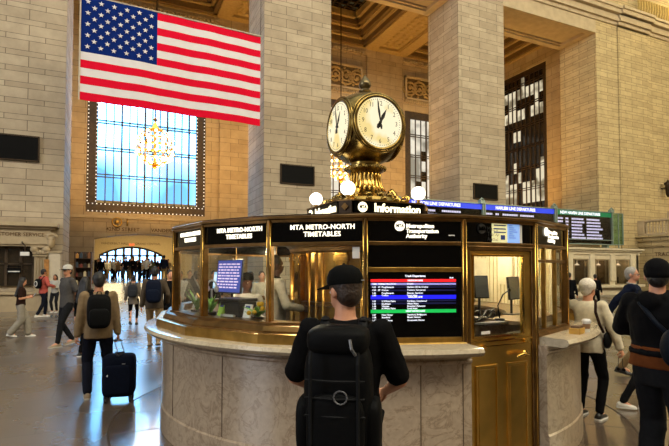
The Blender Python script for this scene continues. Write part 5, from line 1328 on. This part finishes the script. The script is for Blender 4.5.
# 3 walker in grey polo and white and black cap
p3 = at_Z(66, 346, 0)
person('person', 'person in grey polo shirt, dark trousers and white-fronted cap walking past', p3, -118, 1.84,
    dict(skin='light', hair='brown', top=GREYC, legs=CHAR, shoes=TSH, sole=GSOLE, cap=(CAPW, False), brim=CAPB, sleeve=.45, collar=GREYC, thick=.016, hem=.84), aL=(.04, .20, .0), aR=(.04, -.16, .04),
    wL=(-.20, -.08, .90), wR=(.22, -.14, .90), head=(-20, 0), vox=.012)
# 4 long-haired woman with phone
p4 = at_Z(20, 337, 0)
b, U, A, HM = person('person', 'person with long black hair, brown top and wide grey trousers, looking at a phone', p4, 88, 1.54,
    dict(skin='light', hair='black', style='long', top=DBROWN, legs=GTROU, shoes=WSH, sleeve=.45, legw=.035, hem=.93), aL=(.03, .20, .0), aR=(.04, -.24, .05),
    wL=(-.10, .20, 1.18), wR=(.08, .20, 1.16), head=(0, 18), vox=.012, bw=.9)
w_ = b.matrix_basis @ ((A[0][2] + A[1][2]) / 2 + Vector((0, .11, .03)))
ph_ = G().box((0, 0, 0), (.075, .012, .15)).build('mobile_phone', BLK, bevel=.004, loc=w_, rot=(R(-35), 0, b.rotation_euler.z)); tag(ph_, 'black mobile phone held by the long-haired person', 'phone'); G().box((0, -.007, 0), (.068, .002, .14)).build('screen', glow('phone_screen', '8fa8c0', .5), ph_)
# 5 coral jacket and round pack
p5 = at_Z(43, 317, 0)
b, U, A, HM = person('person', 'person in coral red jacket and dark trousers beside the customer service counter', p5, 60, 1.74,
    dict(skin='tan', hair='black', style='short', top=CORAL, legs=JEAN, shoes=WSH, hem=.86, thick=.02), aL=(.10, .12), aR=(.08, -.26, .02), wR=(.25, .22, 1.12), wL=(-.25, .2, 1.15), vox=.014)
def logo(t, y0, d):
    for r_, m_ in ((.10, WHITE), (.07, BLK)): G().tube([U(0, y0 - d - .002, 1.22), U(0, y0 - d - .012 - .004 * (r_ < .09), 1.22)], r_, 20).build('round_badge', m_, t)
backpack('round black backpack with a white ring badge on the person in coral', b, U, BLACKN, .36, .36, .15, 1.22, roundy=True, acc=logo)
# 6 light grey top
person('person', 'person in pale grey top with bobbed dark hair beside the stone kiosk', at_Z(54.5, 312.5, 0), 205, 1.52,
    dict(skin='tan', hair='black', style='bob', top=LGREY, legs=CHAR, shoes=WSH, hem=.9), wL=(-.12, .25, 1.15), wR=(.18, .26, 1.18), vox=.014, bw=.95)
# 7 dark haired person behind
person('person', 'person with dark hair and black jacket half hidden behind the tan shirt', spot(86, 9.6), 40, 1.60,
    dict(skin='light', hair='black', style='long', top=BLACKC, legs=BLACKC, shoes=BSH), vox=.014, bw=.9)
# 8 youth with grey pack
p8 = at_Z(133, 325, 0)
b, U, A, HM = person('person', 'young person in pale coat walking away with a dark grey backpack', p8, 8, 1.56,
    dict(skin='light', hair='black', top=cmat('pale_coat', '6f675c'), legs=BLACKC, shoes=BSH, sole=BSOLE, hem=.74, thick=.02, legw=-.012), aL=(.06, -.24, .07), aR=(.09, .14), vox=.012, bw=.9)
backpack('dark grey backpack on the young person in the pale coat', b, U, cmat('grey_nylon', '2c2e33', .6), .32, .44, .16, 1.20)
# 9 navy pack, khaki trousers
p9 = at_Z(154, 346, 0)
b, U, A, HM = person('person', 'tall person in brown-grey shirt and khaki trousers walking toward the passage', p9, 6, 1.80,
    dict(skin='tan', hair='black', top=cmat('brown_grey_shirt', '4e4439'), legs=KHAKI, shoes=TSH, sole=BSOLE, hem=.84, thick=.02), aL=(.10, .1), aR=(.10, -.22, .05), wR=(.26, .12, .95), vox=.012, bw=1.06)
backpack('navy backpack on the tall person in khaki trousers', b, U, cmat('navy_nylon', '0e1526', .6), .32, .50, .17, 1.22)
w_ = b.matrix_basis @ A[1][2]
g = G()
for k in range(6): g.sph((.05 * sin(k * 2.1), .04 * cos(k * 1.7), -.16 - .05 * k), (.11 - .008 * k, .10, .09), 12, 8)
o = remesh(g, 'folded_jacket', BLACKC, None, .015, 3, .02, .1); o.location = w_ + Vector((0, 0, .10)); tag(o, 'black jacket carried over the arm of the tall person in khaki trousers', 'jacket')
# 10 person at the booth's left edge
person('person', 'person in black top and shorts just behind the left edge of the booth', spot(170.5, 12.2), 170, 1.72,
    dict(skin='light', hair='black', style='short', top=BLACKC, legs=BLACKC, legend=.75, shoes=WSH, sleeve=.45), vox=.015)
# 11 white-haired woman
p11 = at_Z(590, 417, 0)
b, U, A, HM = person('person', 'white-haired person in cream jacket and black trousers beside the counter', p11, 22, 1.64,
    dict(skin='light', hair='white', style='fluffy', top=CREAMC, legs=BLACKC, shoes=BSH, sole=WHITE, hem=.84, thick=.022, glasses=True), aL=(.12, .0), aR=(.12, -.02),
    wR=(.33, .10, .90), wL=(-.14, .28, 1.12), poleR=(1, -.6, 0), head=(20, 5), vox=.01, curl=.9, bw=1.0)
w_ = b.matrix_basis @ (A[1][2] + Vector((0, 0, -.11)))
g = G()
for sx in (-1, 1): g.tube([(sx * .02, 0, 0), (sx * .022, .0, -.08), (sx * .03, .01, -.12)], .004, 6).tube([(sx * .028 + .022 * cos(a), .01, -.135 + .02 * sin(a)) for a in [j * PI / 6 for j in range(12)]], .004, 6, closed=True)
o = g.build('sunglasses', BLK, loc=w_, rot=(0, 0, b.rotation_euler.z)); tag(o, 'dark glasses hanging from the hand of the white-haired person', 'glasses'); g = G()
for sx in (-1, 1): g.tube([(sx * .028, .009, -.135), (sx * .028, .011, -.135)], .02, 14)
g.build('lens', GLOSSBLACK, o)
bg_ = bpy.data.objects.new('shoulder_bag', None); COL.objects.link(bg_); bg_.location = b.location; bg_.rotation_euler = b.rotation_euler; tag(bg_, 'black shoulder bag with long strap on the white-haired person', 'bag')
G().tube([U(.10, -.02, 1.49), U(.14, -.13, 1.35), U(.18, -.12, 1.2), U(.20, -.06, 1.1)], .016, 8).tube([U(.10, -.02, 1.49), U(.12, .12, 1.3), U(.20, .06, 1.1)], .014, 8).build('strap', DBROWN, bg_, True)
g = G(); g.sph(U(.215, .02, 1.0), (.035, .10, .10), 16, 10); remesh(g, 'pouch', BLACKN, bg_, .012, 2)
# 12 man with glasses and navy jacket
b, U, A, HM = person('person', 'grey-haired person with glasses and navy jacket walking to the right', spot(632, 7.9), 92, 1.79,
    dict(skin='light', hair='grey', style='short', top=NAVY, legs=KHAKI, shoes=BSH, sole=BSOLE, hem=.84, thick=.024, glasses=True, topname='jacket', collar=LGREY), aL=(.05, .12), aR=(.05, -.18, .04),
    wL=(-.24, -.05, .92), wR=(.26, -.34, 1.0), poleR=(.5, -1, .2), vox=.01, bw=1.12, head=(12, 0))
# 13 foreground at the right edge
b, U, A, HM = person('person', 'bearded person in black beanie and black sweatshirt over a rust shirt, at the right edge', spot(657, 3.85), 28, 1.84,
    dict(skin='light', hair='black', style='short', beard=True, top=BLACKC, legs=CHAR, shoes=BSH, sole=BSOLE, beanie=BLACKC, thick=.03, hem=1.04, under=RUST, underhem=.94, legw=.025, hood=True, topname='sweatshirt'), wL=(-.13, .24, 1.20), wR=(.22, .2, 1.1), poleL=(-1, -.3, -.4), vox=.01, bw=1.12, aL=(.12, .05), aR=(.12, -.05), head=(-32, 0))
bg_ = bpy.data.objects.new('crossbody_bag', None); COL.objects.link(bg_); bg_.location = b.location; bg_.rotation_euler = b.rotation_euler; tag(bg_, 'dark blue crossbody bag on the back of the person in the black beanie', 'bag')
BLUEB = cmat('dark_blue_nylon', '0e141f', .6)
G().tube([U(-.11, -.03, 1.50), U(-.05, -.145, 1.42), U(.06, -.165, 1.30), U(.16, -.16, 1.2)], .018, 8).tube([U(-.11, -.03, 1.5), U(-.12, .14, 1.35)], .018, 8).build('strap', BLUEB, bg_, True)
g = G(); g.sph(U(.20, -.18, 1.12), (.10, .07, .15), 18, 12); remesh(g, 'pouch', BLUEB, bg_, .012, 2)
# 14 child behind
person('person', 'person in dark trousers and white shoes mostly hidden behind the black sweatshirt', spot(642, 6.0), 80, 1.45,
    dict(skin='light', hair='black', top=RUST, legs=CHAR, shoes=WSH), aL=(.05, .0), aR=(.05, -.30, .02), vox=.015, bw=.85)
# 15 by the ticket windows
person('person', 'distant person in dark clothes standing before the pale ticket windows', spot(595, 20), 10, 1.52, dict(skin='tan', hair='black', top=BLACKC, legs=BLACKC, shoes=BSH), vox=.02)
person('person', 'distant person in a dark coat beside the right edge of the booth', spot(569, 17), 10, 1.62, dict(skin='tan', hair='black', top=BLACKC, legs=BLACKC, shoes=BSH), vox=.02)
# 16 clerks inside
q = spot(275.5, 5.75)
person('person', 'clerk in pale grey shirt with dark collar standing inside the booth', (q[0], q[1], .17), 70, 1.76, dict(skin='dark', hair='black', top=cmat('pale_shirt', '9a968c'), legs=CHAR, shoes=BSH, collar=BLACKC), wL=(-.2, .28, 1.1), wR=(.22, .25, 1.12), vox=.012)
G().lathe([(.42, .04), (.42, .17), (.0, .17)], 24, c=(0, 0, 0)).build('platform', BRONZE, booth).location = BM.inverted() @ Vector((*spot(275.5, 5.75)[:2], 0))
q = bpos(-84, 1.55, .04)
person('person', 'clerk in dark cap and pale grey sweater behind the departures monitor', (q.x, q.y, .04), 150, 1.66, dict(skin='dark', hair='black', cap=(CAPB, True), top=LGREY, legs=CHAR, shoes=BSH), wL=(-.2, .28, 1.1), wR=(.22, .25, 1.12), vox=.014)
person('person', 'person in pale blue shirt seen through the booth glass beyond the monitor', spot(251, 12.5), 160, 1.68, dict(skin='dark', hair='black', top=cmat('pale_blue_shirt', '7d9cb8'), legs=JEAN, shoes=BSH), vox=.015)
person('person', 'person in cream coat seen through the booth glass near the clerk', spot(262, 11.5), 170, 1.70, dict(skin='light', hair='brown', top=cmat('cream_coat', 'b5aa94'), legs=KHAKI, shoes=BSH, hem=.7), vox=.015)

for px_, d_, tc_, fc, lab in ((180, 13.5, 'white', 190, 'person in white top seen through the leftmost booth glass'), (190, 15.5, 'navy', 170, 'person in navy top seen through the leftmost booth glass'), (197, 12, 'grey', 20, 'person in grey top seen through the leftmost booth glass'),
        (214, 14, 'black', 160, 'person in black top seen through the booth glass left of the departures monitor'), (241, 15, 'red', 200, 'person in red top seen through the booth glass behind the departures monitor')):
    person('person', lab, spot(px_, d_), fc, 1.70, dict(skin='tan', hair='black', top={'white': LGREY, 'navy': NAVY, 'grey': GREYC, 'black': BLACKC, 'red': CORAL}[tc_], legs=JEAN, shoes=BSH), wL=(-.2, .15, 1.0), vox=.02)
# ---- the crowd standing in the passage: archetypes, then copies with their own clothes
def recolor(src, label, cols, pos, rz, sc):
    o = src.copy(); COL.objects.link(o)
    parts = [(c, c.copy()) for c in src.children]
    for m0, c in parts: COL.objects.link(c); c.parent = o
    set_look(o, label, cols, pos, rz, sc); return o
def set_look(o, label, cols, pos, rz, sc):
    o['label'] = label; o.location = pos; o.rotation_euler = (0, 0, rz); o.scale = (sc, sc, sc)
    for c in o.children:
        k = c.name.split('.')[0]
        if k in cols:
            c.material_slots[0].link = 'OBJECT'; c.material_slots[0].material = cols[k]
GRP = 'people standing in the passage'
def arche(label, **k):
    L = dict(skin='tan', hair='black', top=BLACKC, legs=JEAN, shoes=BSH); L.update(k.pop('look', {}))
    b, U, A, HM = person('person', label, (0, 50, 0), k.pop('face', 180), 1.72, L, vox=.026, cvox=.026, group=GRP, **k)
    for c in list(b.children):
        if c.name.split('.')[0] in ('eye',):
            for d in list(c.children): bpy.data.objects.remove(d)
            bpy.data.objects.remove(c)
    return b
arcs = [arche('x', wL=(-.2, .2, 1.1), wR=(.18, .22, 1.15)), arche('x', aL=(.1, .15), aR=(.1, -.2, .03)), arche('x', wL=(-.3, .05, .95), wR=(.2, .2, 1.3), look=dict(style='long')), arche('x', face=90, wR=(.1, .28, 1.2))]
C = {'black': BLACKC, 'white': cmat('white_cloth', 'c8c6c0'), 'cream': CREAMC, 'navy': NAVY, 'grey': GREYC, 'pale grey': LGREY, 'red': CORAL, 'tan': TANC, 'khaki': KHAKI, 'jeans': cmat('blue_jeans', '3a4a66'), 'brown': DBROWN, 'pale pink': cmat('pale_pink_cloth', 'b89a90'), 'green': cmat('olive_cloth', '4a4c34'), 'blue': cmat('mid_blue_cloth', '34558a')}
CR = [(93, 36, 'black', 'black', 1.06, 1), (98, 39, 'grey', 'black', .98, 0), (101, 38, 'black', 'jeans', 1.0, 1), (104, 40, 'cream', 'black', .95, 2), (107, 38, 'cream', 'khaki', .97, 0), (110, 41, 'white', 'jeans', .94, 2), (112.5, 38, 'pale grey', 'black', 1.0, 3),
      (115.5, 40, 'white', 'cream', 1.0, 0), (118, 38, 'tan', 'brown', .93, 2), (120.5, 41, 'pale pink', 'jeans', .98, 0), (126, 33.5, 'black', 'grey', 1.0, 0), (129.5, 40, 'grey', 'khaki', .98, 1), (133.5, 36, 'black', 'brown', 1.03, 0), (137, 38, 'navy', 'jeans', .92, 2),
      (139.5, 36, 'black', 'navy', .98, 3), (142, 40, 'cream', 'jeans', .96, 0), (146.5, 35, 'white', 'black', 1.03, 0), (149, 39, 'navy', 'black', .98, 1), (151.5, 36, 'green', 'jeans', .93, 2), (155, 38, 'black', 'cream', .98, 0), (158, 41, 'red', 'black', .93, 2), (161, 40, 'brown', 'jeans', .96, 0), (164, 35, 'navy', 'khaki', 1.08, 1), (168, 38, 'tan', 'jeans', .95, 0),
      (123.5, 42, 'blue', 'black', .98, 1), (145, 42, 'red', 'jeans', .98, 0), (96, 42, 'white', 'khaki', .96, 0), (131.5, 42, 'pale grey', 'jeans', 1.0, 0)]
used = set(); placed = []
for k, (px_, dist, tcol, lcol, sc, ar) in enumerate(CR):
    dist = 31.5 + (dist - 33.5) * .85; q = spot(px_, dist)
    while any((q[0] - o_[0]) ** 2 + (q[1] - o_[1]) ** 2 < .72 ** 2 for o_ in placed): dist += .4; q = spot(px_, dist)
    placed.append(q); z = RZ * min(1, max(0, (q[1] - 27.6) / 5.6))
    lab = 'distant %sperson in %s top and %s in the passage crowd' % ('long-haired ' if ar == 2 else 'walking ' if ar == 1 else 'side-turned ' if ar == 3 else '', tcol, 'blue jeans' if lcol == 'jeans' else lcol + ' trousers')
    cols = {'shirt': C[tcol], 'trousers': C[lcol]}
    rz = -math.atan2(q[0], q[1]) + (PI if ar != 1 or k % 3 == 0 else 0) + random.uniform(-.5, .5) + (PI / 2 if ar == 3 else 0)
    src = arcs[ar]
    if ar not in used: used.add(ar); set_look(src, lab, cols, (q[0], q[1], z), rz, sc); src['_f'] = 1
    else: recolor(src, lab, cols, (q[0], q[1], z), rz, sc)
for a_ in arcs: del a_['_f']
